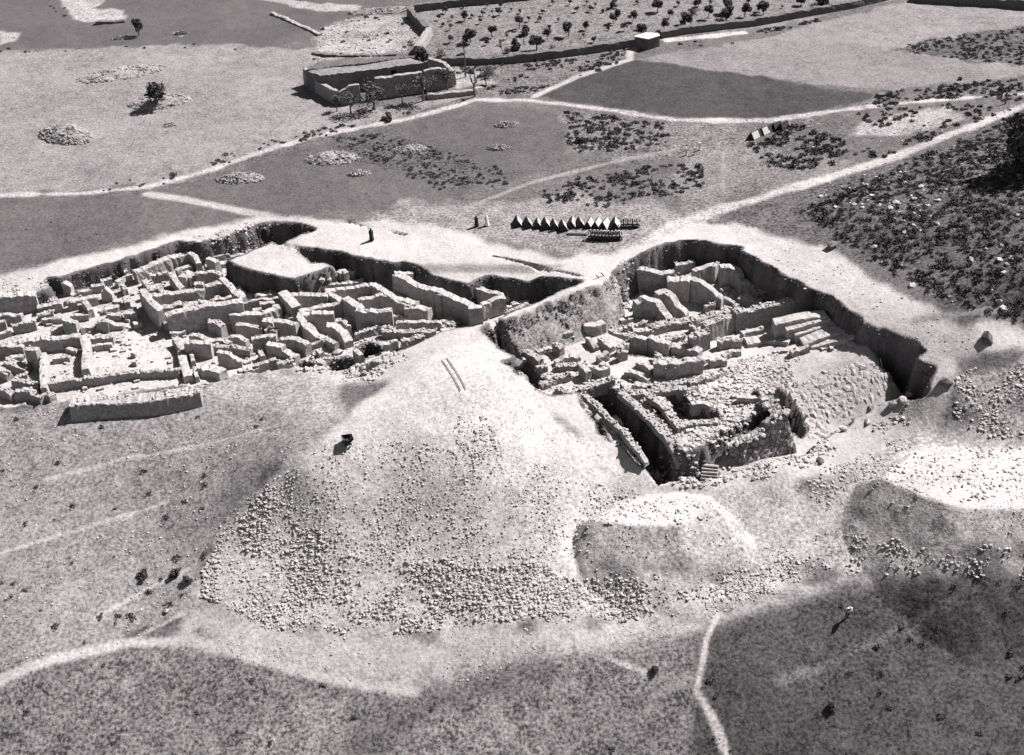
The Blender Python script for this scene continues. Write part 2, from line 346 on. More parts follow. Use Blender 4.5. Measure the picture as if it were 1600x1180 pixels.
# exposed earth of the cut faces, painted darker still to deepen their shade
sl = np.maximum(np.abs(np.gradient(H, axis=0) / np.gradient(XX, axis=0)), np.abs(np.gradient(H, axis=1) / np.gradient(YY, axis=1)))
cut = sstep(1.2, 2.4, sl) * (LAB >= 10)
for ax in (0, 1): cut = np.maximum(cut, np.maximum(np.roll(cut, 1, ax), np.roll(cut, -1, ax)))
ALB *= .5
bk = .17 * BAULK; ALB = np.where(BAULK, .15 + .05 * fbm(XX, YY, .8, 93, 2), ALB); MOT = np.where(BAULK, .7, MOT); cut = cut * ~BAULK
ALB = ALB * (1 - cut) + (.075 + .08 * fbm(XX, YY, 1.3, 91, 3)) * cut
deep = sstep(.8, 1.6, np.where(LAB == 11, RIGHT_FLOOR, LEFT_FLOOR) - H) * (LAB >= 10); ALB = ALB * (1 - .6 * deep)  # deep trench floors darkened by depth, shade painted into the colour
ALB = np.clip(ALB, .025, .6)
CUT = cut

# ------------------------------------------------------------------ materials
def nodes(name):
    m = bpy.data.materials.new(name); m.use_nodes = True
    n, l = m.node_tree.nodes, m.node_tree.links
    b = n['Principled BSDF']; b.inputs['Roughness'].default_value = .95
    b.inputs['Specular IOR Level'].default_value = .08
    return m, n, l, b
def math_(n, l, op, a, b, clamp=False):
    k = n.new('ShaderNodeMath'); k.operation = op; k.use_clamp = clamp
    for i, v in enumerate((a, b)):
        if v is None: continue
        if isinstance(v, (int, float)): k.inputs[i].default_value = v
        else: l.new(v, k.inputs[i])
    return k.outputs[0]
def noise_(n, l, co, scale, detail=3, rough=.6):
    k = n.new('ShaderNodeTexNoise'); k.inputs['Scale'].default_value = scale
    k.inputs['Detail'].default_value = detail; k.inputs['Roughness'].default_value = rough
    l.new(co, k.inputs['Vector']); return k.outputs['Fac']
def toned(n, l, val):
    """grey value to the slightly violet dark / ivory light tint of the place"""
    r = n.new('ShaderNodeValToRGB'); e = r.color_ramp.elements
    e[0].position = 0; e[0].color = (0, 0, 0, 1); e[1].position = 1; e[1].color = (1.0, .958, .945, 1)
    k = r.color_ramp.elements.new(.12); k.color = (.124, .116, .121, 1)
    l.new(val, r.inputs[0]); return r.outputs[0]

def ground_mat():
    m, n, l, b = nodes('earth and grass')
    co = n.new('ShaderNodeNewGeometry').outputs['Position']
    a = n.new('ShaderNodeAttribute'); a.attribute_name = 'alb'
    t = n.new('ShaderNodeAttribute'); t.attribute_name = 'mot'
    n1 = noise_(n, l, co, .55, 4, .7); n2 = noise_(n, l, co, 3.1, 3, .7); n3 = noise_(n, l, co, .09, 3)
    v = math_(n, l, 'ADD', math_(n, l, 'MULTIPLY', math_(n, l, 'SUBTRACT', n1, .5), 2.2), math_(n, l, 'MULTIPLY', math_(n, l, 'SUBTRACT', n2, .5), 5.0))
    v = math_(n, l, 'MULTIPLY', v, t.outputs['Fac'])
    v = math_(n, l, 'ADD', v, math_(n, l, 'MULTIPLY', math_(n, l, 'SUBTRACT', n3, .5), .8))
    v = math_(n, l, 'MAXIMUM', math_(n, l, 'ADD', v, 1.0), .22)
    v = math_(n, l, 'MULTIPLY', v, a.outputs['Fac'])
    v = math_(n, l, 'MINIMUM', v, .66)
    l.new(toned(n, l, v), b.inputs['Base Color'])
    bp = n.new('ShaderNodeBump'); bp.inputs['Strength'].default_value = .55; bp.inputs['Distance'].default_value = .12
    l.new(n2, bp.inputs['Height']); l.new(bp.outputs[0], b.inputs['Normal'])
    return m
def rough_mat(name, alb, var=.5, scale=2.5, bump=.4, dist=.06, blocks=0):
    m, n, l, b = nodes(name)
    co = n.new('ShaderNodeNewGeometry').outputs['Position']
    n1 = noise_(n, l, co, scale, 4, .7); n2 = noise_(n, l, co, scale * 4, 2)
    v = math_(n, l, 'ADD', math_(n, l, 'MULTIPLY', math_(n, l, 'SUBTRACT', n1, .5), var * 2.2), math_(n, l, 'MULTIPLY', math_(n, l, 'SUBTRACT', n2, .5), var))
    v = math_(n, l, 'MAXIMUM', math_(n, l, 'ADD', v, 1.0), .2)
    hgt = n2
    if blocks:
        vo = n.new('ShaderNodeTexVoronoi'); vo.feature = 'DISTANCE_TO_EDGE'; vo.inputs['Scale'].default_value = blocks
        l.new(co, vo.inputs['Vector'])
        vc = n.new('ShaderNodeTexVoronoi'); vc.inputs['Scale'].default_value = blocks; l.new(co, vc.inputs['Vector'])
        j = math_(n, l, 'MULTIPLY', vo.outputs['Distance'], 9, True)
        v = math_(n, l, 'MULTIPLY', v, math_(n, l, 'ADD', math_(n, l, 'MULTIPLY', j, .65), .35))
        sp = n.new('ShaderNodeSeparateColor'); l.new(vc.outputs['Color'], sp.inputs[0])
        v = math_(n, l, 'MULTIPLY', v, math_(n, l, 'ADD', math_(n, l, 'MULTIPLY', sp.outputs[0], .8), .6))
        hgt = j
    v = math_(n, l, 'MULTIPLY', v, alb); v = math_(n, l, 'MINIMUM', v, .68)
    l.new(toned(n, l, v), b.inputs['Base Color'])
    bp = n.new('ShaderNodeBump'); bp.inputs['Strength'].default_value = bump; bp.inputs['Distance'].default_value = dist
    l.new(hgt, bp.inputs['Height']); l.new(bp.outputs[0], b.inputs['Normal'])
    return m
MT = dict(ground=ground_mat(),
    mud=rough_mat('mudbrick', .235, .85, 1.8, .8), mudlight=rough_mat('pale mudbrick', .25, .65, 1.5, .7), rubble=rough_mat('rubble masonry', .21, .8, 3.0, .9),
    stone=rough_mat('limestone', .25, .8, 2.2), ashlar=rough_mat('coursed stone', .22, .4, 2, .9, .08, 1.7), darkstone=rough_mat('weathered stone', .09, .7, 2),
    drystone=rough_mat('dry stone', .09, .8, 3), leaf=rough_mat('leaves', .055, .8, 3), leaflight=rough_mat('grey leaves', .075, .7, 3),
    scrub=rough_mat('scrub leaves', .046, .8, 2), bark=rough_mat('bark', .07, .5, 6), grass=rough_mat('grass blades', .06, .8, 2),
    house=rough_mat('old plaster', .1, .6, 1.2), roof=rough_mat('earth roof', .125, .45, .8), white=rough_mat('whitewash', .45, .1, 2), dark=rough_mat('dark iron', .03, .4, 4),
    steel=rough_mat('pale steel', .3, .12, 4), black=rough_mat('door opening', .012, .2, 3), wood=rough_mat('timber', .09, .5, 5), skin=rough_mat('skin', .2, .1, 5),
    clothdark=rough_mat('dark cloth', .025, .3, 6), clothwhite=rough_mat('white cloth', .65, .1, 6))

# ------------------------------------------------------------------ mesh helpers
def mesh_np(name, V, Fc, mat, smooth=False):
    V = np.asarray(V, np.float32); Fc = np.asarray(Fc, np.int32)
    me = bpy.data.meshes.new(name); k = Fc.shape[1]
    me.vertices.add(len(V)); me.vertices.foreach_set('co', V.ravel())
    me.loops.add(Fc.size); me.loops.foreach_set('vertex_index', Fc.ravel())
    me.polygons.add(len(Fc)); me.polygons.foreach_set('loop_start', np.arange(len(Fc), dtype=np.int32) * k)
    me.update(calc_edges=True)
    me.polygons.foreach_set('use_smooth', np.full(len(Fc), smooth))
    me.materials.append(mat); me.validate()
    return me
def link(name, me, parent=None):
    o = bpy.data.objects.new(name, me); COL.objects.link(o)
    if parent: o.parent = parent
    return o
def tag(o, label, cat, group=None, kind=None):
    o['label'] = label
    if cat: o['category'] = cat
    if group: o['group'] = group
    if kind: o['kind'] = kind
    return o
def empty(name, loc, rz=0, label=None, cat=None, group=None):
    o = bpy.data.objects.new(name, None); COL.objects.link(o); o.empty_display_size = .3
    o.location = loc; o.rotation_euler = (0, 0, rz)
    if label: tag(o, label, cat, group)
    return o
class MB:
    def __init__(s): s.bm = bmesh.new()
    def box(s, c, d, rz=0, rx=0, ry=0, taper=1.0, jit=0):
        M = Matrix.Translation(c) @ Matrix.Rotation(rz, 4, 'Z') @ Matrix.Rotation(ry, 4, 'Y') @ Matrix.Rotation(rx, 4, 'X')
        vs = []
        for z in (-.5, .5):
            k = taper if z > 0 else 1
            for x, y in ((-.5, -.5), (.5, -.5), (.5, .5), (-.5, .5)):
                vs.append(s.bm.verts.new(M @ Vector((x * d[0] * k + random.uniform(-jit, jit), y * d[1] * k + random.uniform(-jit, jit), z * d[2] + random.uniform(-jit, jit)))))
        for f in ((3, 2, 1, 0), (4, 5, 6, 7), (0, 1, 5, 4), (1, 2, 6, 5), (2, 3, 7, 6), (3, 0, 4, 7)): s.bm.faces.new([vs[i] for i in f])
        return s
    def prism(s, pts, z0, z1):
        a = [s.bm.verts.new((p[0], p[1], z0 if not callable(z0) else z0(p))) for p in pts]
        b = [s.bm.verts.new((p[0], p[1], z1 if not callable(z1) else z1(p))) for p in pts]
        n = len(pts)
        s.bm.faces.new(a[::-1]); s.bm.faces.new(b)
        for i in range(n): s.bm.faces.new([a[i], a[(i + 1) % n], b[(i + 1) % n], b[i]])
        return s
    def tube(s, pts, rads, n=6):
        rings = []
        for i, (p, r) in enumerate(zip(pts, rads)):
            p = Vector(p); q = Vector(pts[min(i + 1, len(pts) - 1)]) - Vector(pts[max(i - 1, 0)])
            q.normalize(); a = q.orthogonal().normalized(); b = q.cross(a)
            if i and a.dot(rings[-1][1]) < 0 and False: pass
            rings.append(([s.bm.verts.new(p + (a * math.cos(t) + b * math.sin(t)) * r) for t in [2 * math.pi * k / n for k in range(n)]], a))
        for (r0, _), (r1, _) in zip(rings, rings[1:]):
            for k in range(n): s.bm.faces.new([r0[k], r0[(k + 1) % n], r1[(k + 1) % n], r1[k]])
        s.bm.faces.new(rings[0][0][::-1]); s.bm.faces.new(rings[-1][0])
        return s
    def mesh(s, name, mat, smooth=False):
        bmesh.ops.recalc_face_normals(s.bm, faces=s.bm.faces)
        me = bpy.data.meshes.new(name); s.bm.to_mesh(me); s.bm.free()
        me.materials.append(mat)
        if smooth: me.polygons.foreach_set('use_smooth', np.full(len(me.polygons), True))
        return me
    def obj(s, name, mat, parent=None, smooth=False): return link(name, s.mesh(name, mat, smooth), parent)

# ------------------------------------------------------------------ the ground sheet, cut along its sheets of use
def build_ground():
    nx, ny = XX.shape
    idx = np.arange(nx * ny).reshape(nx, ny)
    Fc = np.stack([idx[:-1, :-1], idx[1:, :-1], idx[1:, 1:], idx[:-1, 1:]], -1).reshape(-1, 4)
    V = np.stack([XX + JX, YY + JY, H], -1).reshape(-1, 3)
    gx = np.gradient(H, axis=0) / np.gradient(XX, axis=0); gy = np.gradient(H, axis=1) / np.gradient(YY, axis=1)
    N = np.stack([-gx, -gy, np.ones_like(H)], -1).reshape(-1, 3); N /= np.linalg.norm(N, axis=1, keepdims=True)
    lab = LAB[:-1, :-1].reshape(-1)
    names = {0: ('ground', 'rough grass and stony earth of the mound and the plain'), 1: ('field', 'dark ploughed field beside the curving dirt track'),
        2: ('spoil_slope', 'broad stony fan of dumped spoil running down from the ridge'), 3: ('spoil_mound', 'rounded spoil mound with a bright flat top below the stone bastion'),
        4: ('spoil_mound', 'wide flat-topped spoil mound at the right edge'), 5: ('dirt_track', 'pale dirt track curving past the walled farmhouse'),
        6: ('dirt_track', 'pale dirt track climbing right along the scrub hillside'), 7: ('footpath', 'thin footpath edging the dark field up to the white-topped hut'),
        8: ('footpath', 'faint footpath from the track to the corner of the left dig'), 9: ('footpath', 'white footpath winding down the dark grass slope'),
        10: ('excavation_floor', 'bright dug floor and cut sides of the left dig'), 11: ('excavation_floor', 'deep dug floor and cut sides of the right dig')}
    for k, (nm, lb) in names.items():
        f = Fc[lab == k]
        if not len(f): continue
        u, inv = np.unique(f, return_inverse=True)
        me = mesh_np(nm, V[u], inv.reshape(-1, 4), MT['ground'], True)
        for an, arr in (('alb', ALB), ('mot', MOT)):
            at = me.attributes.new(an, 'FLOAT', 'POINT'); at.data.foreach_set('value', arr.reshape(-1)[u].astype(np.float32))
        if k < 10: me.normals_split_custom_set_from_vertices(N[u].tolist())
        o = link(nm, me); o['kind'] = 'structure'; o['label'] = lb; o['category'] = nm.replace('_', ' ')
build_ground()

# ------------------------------------------------------------------ scatter
def ico():
    bm = bmesh.new(); bmesh.ops.create_icosphere(bm, subdivisions=1, radius=1)
    V = np.array([v.co[:] for v in bm.verts]); Fc = np.array([[v.index for v in f.verts] for f in bm.faces]); bm.free(); return V, Fc
ICO = ico()
def stone_tpl(seed, flat=.65):
    r = np.random.default_rng(seed); V = ICO[0].copy()
    # cut by random planes for angular stones
    for k in range(7):
        n = r.normal(size=3); n /= np.linalg.norm(n); d = V @ n; lim = r.uniform(.38, .75)
        V -= np.outer(np.maximum(d - lim, 0), n)
    V *= 1.15 + r.uniform(-.1, .1, (len(V), 1)); V *= np.array([1, r.uniform(.6, .95), flat * r.uniform(.7, 1.2)])
    return V
STONES = [stone_tpl(s) for s in range(8)]
def merge_instances(tpls, Fc, pos, scale, rot, tilt=None):
    n = len(pos); which = rng.integers(0, len(tpls), n); nv = len(tpls[0])
    T = np.asarray(tpls)[which] * scale[:, None, None]
    c, s = np.cos(rot)[:, None], np.sin(rot)[:, None]
    X = T[:, :, 0] * c - T[:, :, 1] * s; Y = T[:, :, 0] * s + T[:, :, 1] * c
    V = np.stack([X, Y, T[:, :, 2]], -1) + pos[:, None]
    Fa = (Fc[None] + (np.arange(n) * nv)[:, None, None]).reshape(-1, Fc.shape[1])
    return V.reshape(-1, 3), Fa
def pts_in(px_poly, dens, clump=0, cscale=4, seed=0, avoid=True):
    p = np.asarray(px_poly, float); P = hit(p[:, 0], p[:, 1], H)[:, :2]
    x0, y0 = P.min(0); x1, y1 = P.max(0)
    n = int((x1 - x0) * (y1 - y0) * dens)
    x = rng.uniform(x0, x1, n); y = rng.uniform(y0, y1, n)
    d = poly_sdf(P, x, y) + 1.2 * fbm(x, y, 2.5, 101 + seed)
    k = d > 0
    if clump: k &= rng.random(n) < np.clip(.5 + clump * 2.6 * fbm(x, y, cscale, 111 + seed, 3), 0, 1)
    x, y = x[k], y[k]
    return x, y
SX, SY, SS = [], [], []
def stones(poly, dens, s0, s1, clump=.8, cs=3, seed=0, pw=2.2):
    x, y = pts_in(poly, dens * 4.2, clump, cs, seed)
    SX.append(x); SY.append(y); SS.append(.5 * (s0 + (s1 - s0) * rng.random(len(x)) ** (pw + 1.2)) * 1.35)
FAN = [(420,750),(520,700),(620,690),(800,720),(1000,770),(960,800),(915,830),(930,900),(1110,900),(1300,890),(1110,958),(980,966),(700,985),(560,985),(400,978),(310,922),(340,830)]
stones(FAN, 9, .06, .26, .4, 2.5, 1)
stones([(330,850),(420,760),(470,830),(620,880),(900,900),(1110,930),(980,966),(700,985),(560,985),(400,978),(315,920)], 10, .1, .42, .8, 2.5, 2)
stones([(1100,900),(1300,830),(1480,868),(1620,868),(1620,905),(1300,895),(1110,955)], 7, .1, .36, 1, 2, 3)
stones([(760,600),(860,650),(1000,760),(900,780),(760,700),(640,700),(560,720),(560,680)], 2.5, .05, .16, .9, 2, 4)
stones([(715,640),(760,650),(790,710),(740,720),(705,680)], 6, .12, .34, .6, 2, 5)
stones([(1490,590),(1600,560),(1640,560),(1640,690),(1560,690),(1480,650)], 7, .1, .42, .8, 2, 6)
stones([(1365,660),(1420,655),(1440,695),(1400,705)], 7, .12, .36, .6, 2, 7)
stones([(1230,760),(1360,700),(1400,740),(1330,790),(1290,800)], 5, .1, .32, .8, 2, 8)
stones([(920,815),(965,782),(1110,775),(1130,798),(1250,860),(1000,890),(920,860)], 2.6, .07, .22, .4, 2, 9)
stones([(925,815),(965,784),(1105,775),(1125,797),(1060,818)], 1.0, .22, .42, .2, 2, 30)
stones([(1380,748),(1430,708),(1600,692),(1640,700),(1640,790),(1500,790)], 1.0, .22, .42, .2, 2, 31)
stones([(1370,745),(1430,700),(1600,700),(1640,790),(1600,850),(1400,810)], 2.4, .07, .22, .4, 2, 10)
stones([(0,640),(400,600),(500,680),(420,740),(320,870),(300,960),(0,1060)], 1.1, .06, .24, 1, 3, 11)
stones([(230,1000),(420,985),(1110,955),(1000,1015),(640,1080)], 1.6, .05, .2, .9, 3, 12)
stones([(1200,360),(1300,390),(1500,510),(1600,510),(1600,540),(1460,560),(1330,470),(1200,400)], 1.2, .05, .22, .8, 3, 13)
stones([(1250,300),(1600,200),(1640,480),(1500,490),(1370,412),(1300,372)], .13, .2, .8, .8, 5, 14)
stones([(960,600),(1100,585),(1150,575),(1200,605),(1225,650),(1140,700),(1060,725),(1000,650)], 11, .1, .5, .6, 2, 15)
stones([(900,600),(960,600),(1010,690),(1030,740),(960,680)], 3, .1, .35, .6, 2, 16)
stones([(1020,745),(1130,735),(1260,705),(1400,630),(1450,622),(1330,690),(1200,755),(1060,765)], 6, .1, .5, .8, 2, 17)
stones([(1120,580),(1180,555),(1250,555),(1260,600),(1210,610),(1195,600)], 9, .1, .34, .5, 2, 18)
stones([(950,470),(1060,470),(1200,440),(1260,450),(1150,520),(1040,560),(950,560)], 5, .08, .4, .9, 2, 19)
stones([(780,520),(870,540),(960,620),(900,620),(820,580)], 5, .08, .4, .9, 2, 20)
stones([(300,370),(420,345),(450,375),(330,400)], 7, .1, .45, .6, 2, 21)
stones([(0,450),(240,400),(340,420),(420,470),(620,500),(640,540),(420,570),(300,590),(0,620)], 2.2, .06, .26, .9, 2.5, 22)
stones([(440,535),(640,520),(640,560),(580,600),(430,575)], 6, .1, .45, .8, 2, 23)
stones([(0,435),(70,432),(75,458),(0,462)], 5, .1, .34, .6, 2, 24)
stones([(490,92),(500,45),(560,25),(655,25),(668,50),(645,86)], 1.8, .1, .4, .8, 3, 25)
stones([(120,628),(310,610),(330,620),(130,650)], 6, .1, .3, .5, 2, 26)
stones([(765,508),(836,482),(930,448),(950,436),(955,465),(905,494),(851,518),(800,514)], 5, .06, .2, .7, 2, 29)
stones([(960,415),(985,405),(990,465),(955,470)], 9, .1, .4, .3, 2, 27)
stones([(880,172),(1050,190),(1300,180),(1600,150),(1600,200),(1200,240),(900,240)], .6, .08, .3, .8, 4, 28)
X, Y, S = map(np.concatenate, (SX, SY, SS))
V, Fc = merge_instances(STONES, ICO[1], np.stack([X, Y, G(X, Y) + S * .06], -1), S, rng.uniform(0, 6.3, len(X)))
tag(link('loose_stones', mesh_np('loose_stones', V, Fc, MT['stone'])), 'loose pale stones strewn over the spoil slopes and digs', 'stones', kind='stuff')
print('stones', len(X))
GLA = [(1150,572),(1240,590),(1394,587),(1408,602),(1386,628),(1345,642),(1300,668),(1264,686),(1258,670),(1198,604)]
# clods and stones sticking out of the cut faces, fallen bricks on the floors
gxx = np.abs(np.gradient(H, axis=0) / np.gradient(XX, axis=0)); gyy = np.abs(np.gradient(H, axis=1) / np.gradient(YY, axis=1))
ST = np.maximum(gxx, gyy) * (LAB >= 10)
cx, cy = [], []
for P in (P_LEFT, P_RIGHT):
    x0, y0 = P.min(0) - 1; x1, y1 = P.max(0) + 1; n = int((x1 - x0) * (y1 - y0) * 26)
    x = rng.uniform(x0, x1, n); y = rng.uniform(y0, y1, n); k = sample(ST, x, y) > 1.3
    cx.append(x[k]); cy.append(y[k])
x, y = np.concatenate(cx), np.concatenate(cy); s = .05 + .17 * rng.random(len(x)) ** 2
V, Fc = merge_instances(STONES, ICO[1], np.stack([x, y, G(x, y)], -1), s, rng.uniform(0, 6.3, len(x)))
tag(link('earth_clods', mesh_np('earth_clods', V, Fc, MT['darkstone'])), 'earth clods and stones sticking out of the cut faces', 'earth', kind='stuff')
print('clods', len(x))
BOXT = []
for s_ in range(8):
    r_ = np.random.default_rng(400 + s_); b = np.array([(a, b, c) for c in (-.5, .5) for a, b in ((-.5, -.5), (.5, -.5), (.5, .5), (-.5, .5))]) * np.array([1.2, .75, .6]); BOXT.append(b + r_.uniform(-.1, .1, b.shape))
BOXF = np.array([(3, 2, 1, 0), (4, 5, 6, 7), (0, 1, 5, 4), (1, 2, 6, 5), (2, 3, 7, 6), (3, 0, 4, 7)])
bx, by = [], []
for P, d_ in ((P_LEFT, 1.5), (P_RIGHT, 1.3)):
    x0, y0 = P.min(0); x1, y1 = P.max(0); n = int((x1 - x0) * (y1 - y0) * d_)
    x = rng.uniform(x0, x1, n); y = rng.uniform(y0, y1, n)
    k = (poly_sdf(P, x, y) > .8) & (rng.random(n) < np.clip(.5 + 2 * fbm(x, y, 4, 161, 3), 0, 1)) & (G(x, y) < -1.2) & (sample(ST, x, y) < 1) & (poly_sdf(wpoly(GLA, -5.0), x, y) < -2.0)
    bx.append(x[k]); by.append(y[k])
x, y = np.concatenate(bx), np.concatenate(by); s = .22 + .4 * rng.random(len(x)) ** 2
V, Fc = merge_instances(BOXT, BOXF, np.stack([x, y, G(x, y) + s * .16], -1), s, np.round(rng.uniform(0, 4, len(x))) * .785 + rng.normal(0, .25, len(x)) + .2)
tag(link('fallen_bricks', mesh_np('fallen_bricks', V, Fc, MT['mudlight'])), 'fallen bricks and broken blocks lying on the floors of the digs', 'rubble', kind='stuff')
print('blocks', len(x))

# fitted stones of the sloping stone glacis in the right dig
GLA = [(1150,572),(1240,590),(1394,587),(1408,602),(1386,628),(1345,642),(1300,668),(1264,686),(1258,670),(1198,604)]
x, y = pts_in(GLA, 60, 0, 1, 3)
keep = []
cell = {}
for i in range(len(x)):
    s = (.34 if i < len(x) * .15 else .2) + .2 * rng.random() ** 2
    ok = True; ci, cj = int(x[i] / .6), int(y[i] / .6)
    for a in (-1, 0, 1):
        for b in (-1, 0, 1):
            for (u, v, r) in cell.get((ci + a, cj + b), ()):
                if (u - x[i]) ** 2 + (v - y[i]) ** 2 < (.6 * (r + s)) ** 2: ok = False
    if ok: cell.setdefault((ci, cj), []).append((x[i], y[i], s)); keep.append((x[i], y[i], s))
K = np.array(keep)
SLX = (G(K[:, 0] + .4, K[:, 1]) - G(K[:, 0] - .4, K[:, 1])) / .8; SLY = (G(K[:, 0], K[:, 1] + .4) - G(K[:, 0], K[:, 1] - .4)) / .8
V, Fc = merge_instances([stone_tpl(s, .4) for s in range(20, 28)], ICO[1], np.stack([K[:, 0], K[:, 1], G(K[:, 0], K[:, 1]) - .02], -1), K[:, 2], rng.uniform(0, 6.3, len(K)))
V = V.reshape(len(K), -1, 3); V[:, :, 2] += SLX[:, None] * (V[:, :, 0] - K[:, 0, None]) + SLY[:, None] * (V[:, :, 1] - K[:, 1, None]); V = V.reshape(-1, 3)
tag(link('stone_paving', mesh_np('stone_paving', V, Fc, MT['stone'])), 'fitted pale stones facing the long slope beside the bastion', 'paving', kind='stuff')

# scrub ---------------------------------------------------------------
def bush_tpl(seed, n=46):
    r = np.random.default_rng(seed); V = []
    lobes = r.uniform(-.55, .55, (5, 2))
    for k in range(n):
        lb = lobes[k % 5]
        u = r.normal(size=3); u /= np.linalg.norm(u); u[2] = abs(u[2])
        c = u * r.uniform(.3, .62) * np.array([1, 1, 1.05]) + np.array([lb[0], lb[1], .05])
        e = r.normal(size=3); e /= np.linalg.norm(e); f = np.cross(e, r.normal(size=3)); f /= np.linalg.norm(f)
        w = r.uniform(.13, .26)
        V += [c - e * w - f * w * .6, c + e * w - f * w * .6, c + e * w * .8 + f * w * .7, c - e * w * .7 + f * w * .6]
    return np.array(V)
BF = np.arange(46 * 4).reshape(-1, 4)
BUSH = [bush_tpl(s) for s in range(6)]
BX, BY, BS = [], [], []
def scrub(poly, dens, s0, s1, clump=.8, cs=4, seed=0):
    x, y = pts_in(poly, dens, clump, cs, 40 + seed); BX.append(x); BY.append(y); BS.append(rng.uniform(s0, s1, len(x)))
scrub([(1250,330),(1350,275),(1500,222),(1600,178),(1680,150),(1680,490),(1500,492),(1400,430),(1300,372)], 4.2, .2, .48, .2, 4, 1)
scrub([(1170,225),(1240,195),(1320,220),(1330,235),(1300,260),(1200,262)], 3.6, .3, .6, .4, 3, 2)
scrub([(1320,165),(1420,140),(1600,122),(1600,150),(1450,155),(1340,172)], 2.6, .25, .5, .5, 3, 3)
scrub([(1310,175),(1600,152),(1600,165),(1400,240),(1330,262),(1290,255),(1400,215)], 1.2, .25, .5, .9, 4, 4)
scrub([(850,290),(960,265),(1100,255),(1110,290),(960,325),(850,315)], 4, .22, .46, .45, 3, 5)
scrub([(880,175),(1030,190),(1060,215),(980,240),(890,240)], 4, .22, .46, .35, 3, 6)
scrub([(510,214),(600,208),(800,270),(790,290),(690,297),(560,245)], 4, .16, .36, .3, 3, 7)
scrub([(700,100),(980,78),(960,100),(840,145),(770,150)], 2.4, .2, .46, .7, 3, 8)
scrub([(1395,78),(1480,58),(1600,42),(1640,40),(1640,108),(1600,103)], 3, .2, .4, .3, 4, 9)
scrub([(160,290),(250,275),(430,215),(640,172),(640,180),(430,228),(250,290),(150,300)], 1.5, .2, .42, .8, 3, 10)
scrub([(0,690),(40,720),(30,745),(0,750)], 1.0, .2, .5, .6, 3, 11)
scrub([(260,870),(330,860),(320,920),(260,950),(100,1020),(0,1050),(0,1030)], .35, .2, .5, .8, 3, 12)
scrub([(0,650),(400,610),(420,740),(250,860),(0,1000)], .1, .15, .4, .8, 3, 13)
scrub([(1105,990),(1330,930),(1640,910),(1640,1200),(1100,1200)], .28, .12, .42, .8, 5, 14)
scrub([(0,1080),(230,1020),(420,1050),(640,1090),(1000,1030),(1080,1200),(0,1200)], .12, .12, .36, .8, 5, 15)
scrub([(0,300),(230,300),(400,335),(200,380),(0,425)], .02, .1, .2, 0, 5, 16)
scrub([(1180,50),(1280,30),(1290,33),(1190,54)], 3, .25, .4, 0, 3, 17)
scrub([(1010,70),(1170,62),(1180,67),(1030,76)], 1.2, .2, .45, .4, 3, 18)
scrub([(0,75),(430,70),(430,76),(0,82)], .25, .2, .4, .6, 3, 19)
scrub([(20,-20),(90,-20),(130,36),(190,38),(120,40)], .35, .2, .4, .6, 3, 20)
scrub([(490,92),(500,45),(560,25),(655,25),(668,50),(645,86)], .22, .2, .5, .8, 3, 21)
BX, BY, BS = map(np.concatenate, (BX, BY, BS))
BZ = G(BX, BY)
# apparent size decides which stand as single shrubs
D = np.sqrt(BX ** 2 + BY ** 2 + (BZ - CAM_H) ** 2)
P = np.stack([BX, BY, BZ], -1) - CAM
ppx = 800 + F_PX * (P @ XC) / (P @ FWD); ppy = 590 - F_PX * (P @ YC) / (P @ FWD)
inv = (ppx > 5) & (ppx < 1595) & (ppy > 5) & (ppy < 1175)
order = np.argsort(-(BS / D) * inv)
single = order[:296]; rest = order[296:]
bm_ = [mesh_np('shrub', BUSH[k], BF, MT['scrub']) for k in range(6)]
PLACES = [(lambda x, y: y < 110, 'dark shrub on the rough strip between the orchard and the fields'),
    (lambda x, y: x > 1240 and 150 < y < 500, 'dark low shrub on the stony hillside right of the digs'),
    (lambda x, y: x > 1090 and y >= 900, 'dark low shrub on the dark grass slope in the foreground'),
    (lambda x, y: y > 1000, 'dark tuft of shrub in the mottled foreground grass'),
    (lambda x, y: x < 520 and y > 600, 'dark shrub on the slope below the left dig'),
    (lambda x, y: x < 820 and y < 400, 'dark shrub in the rough strip below the dirt track'),
    (lambda x, y: True, 'dark shrub in the scrub above the small triangular tubs')]
for i in single:
    o = link('shrub', bm_[i % 6]); o.location = (BX[i], BY[i], BZ[i] - .03); s = float(BS[i]); o.scale = (s, s, s * .95); o.rotation_euler[2] = rng.uniform(0, 6.3)
    for f, t in PLACES:
        if f(ppx[i], ppy[i]): tag(o, t, 'shrub', t.replace('dark low shrub', 'low shrubs').replace('dark shrub', 'shrubs').replace('dark tuft of shrub', 'tufts')); break
V, Fc = merge_instances(BUSH, BF, np.stack([BX[rest], BY[rest], BZ[rest] - .03], -1), BS[rest], rng.uniform(0, 6.3, len(rest)))
tag(link('scrub', mesh_np('scrub', V, Fc, MT['scrub'])), 'low dark scrub covering the hillside and rough ground', 'scrub', kind='stuff')
print('scrub', len(BX))
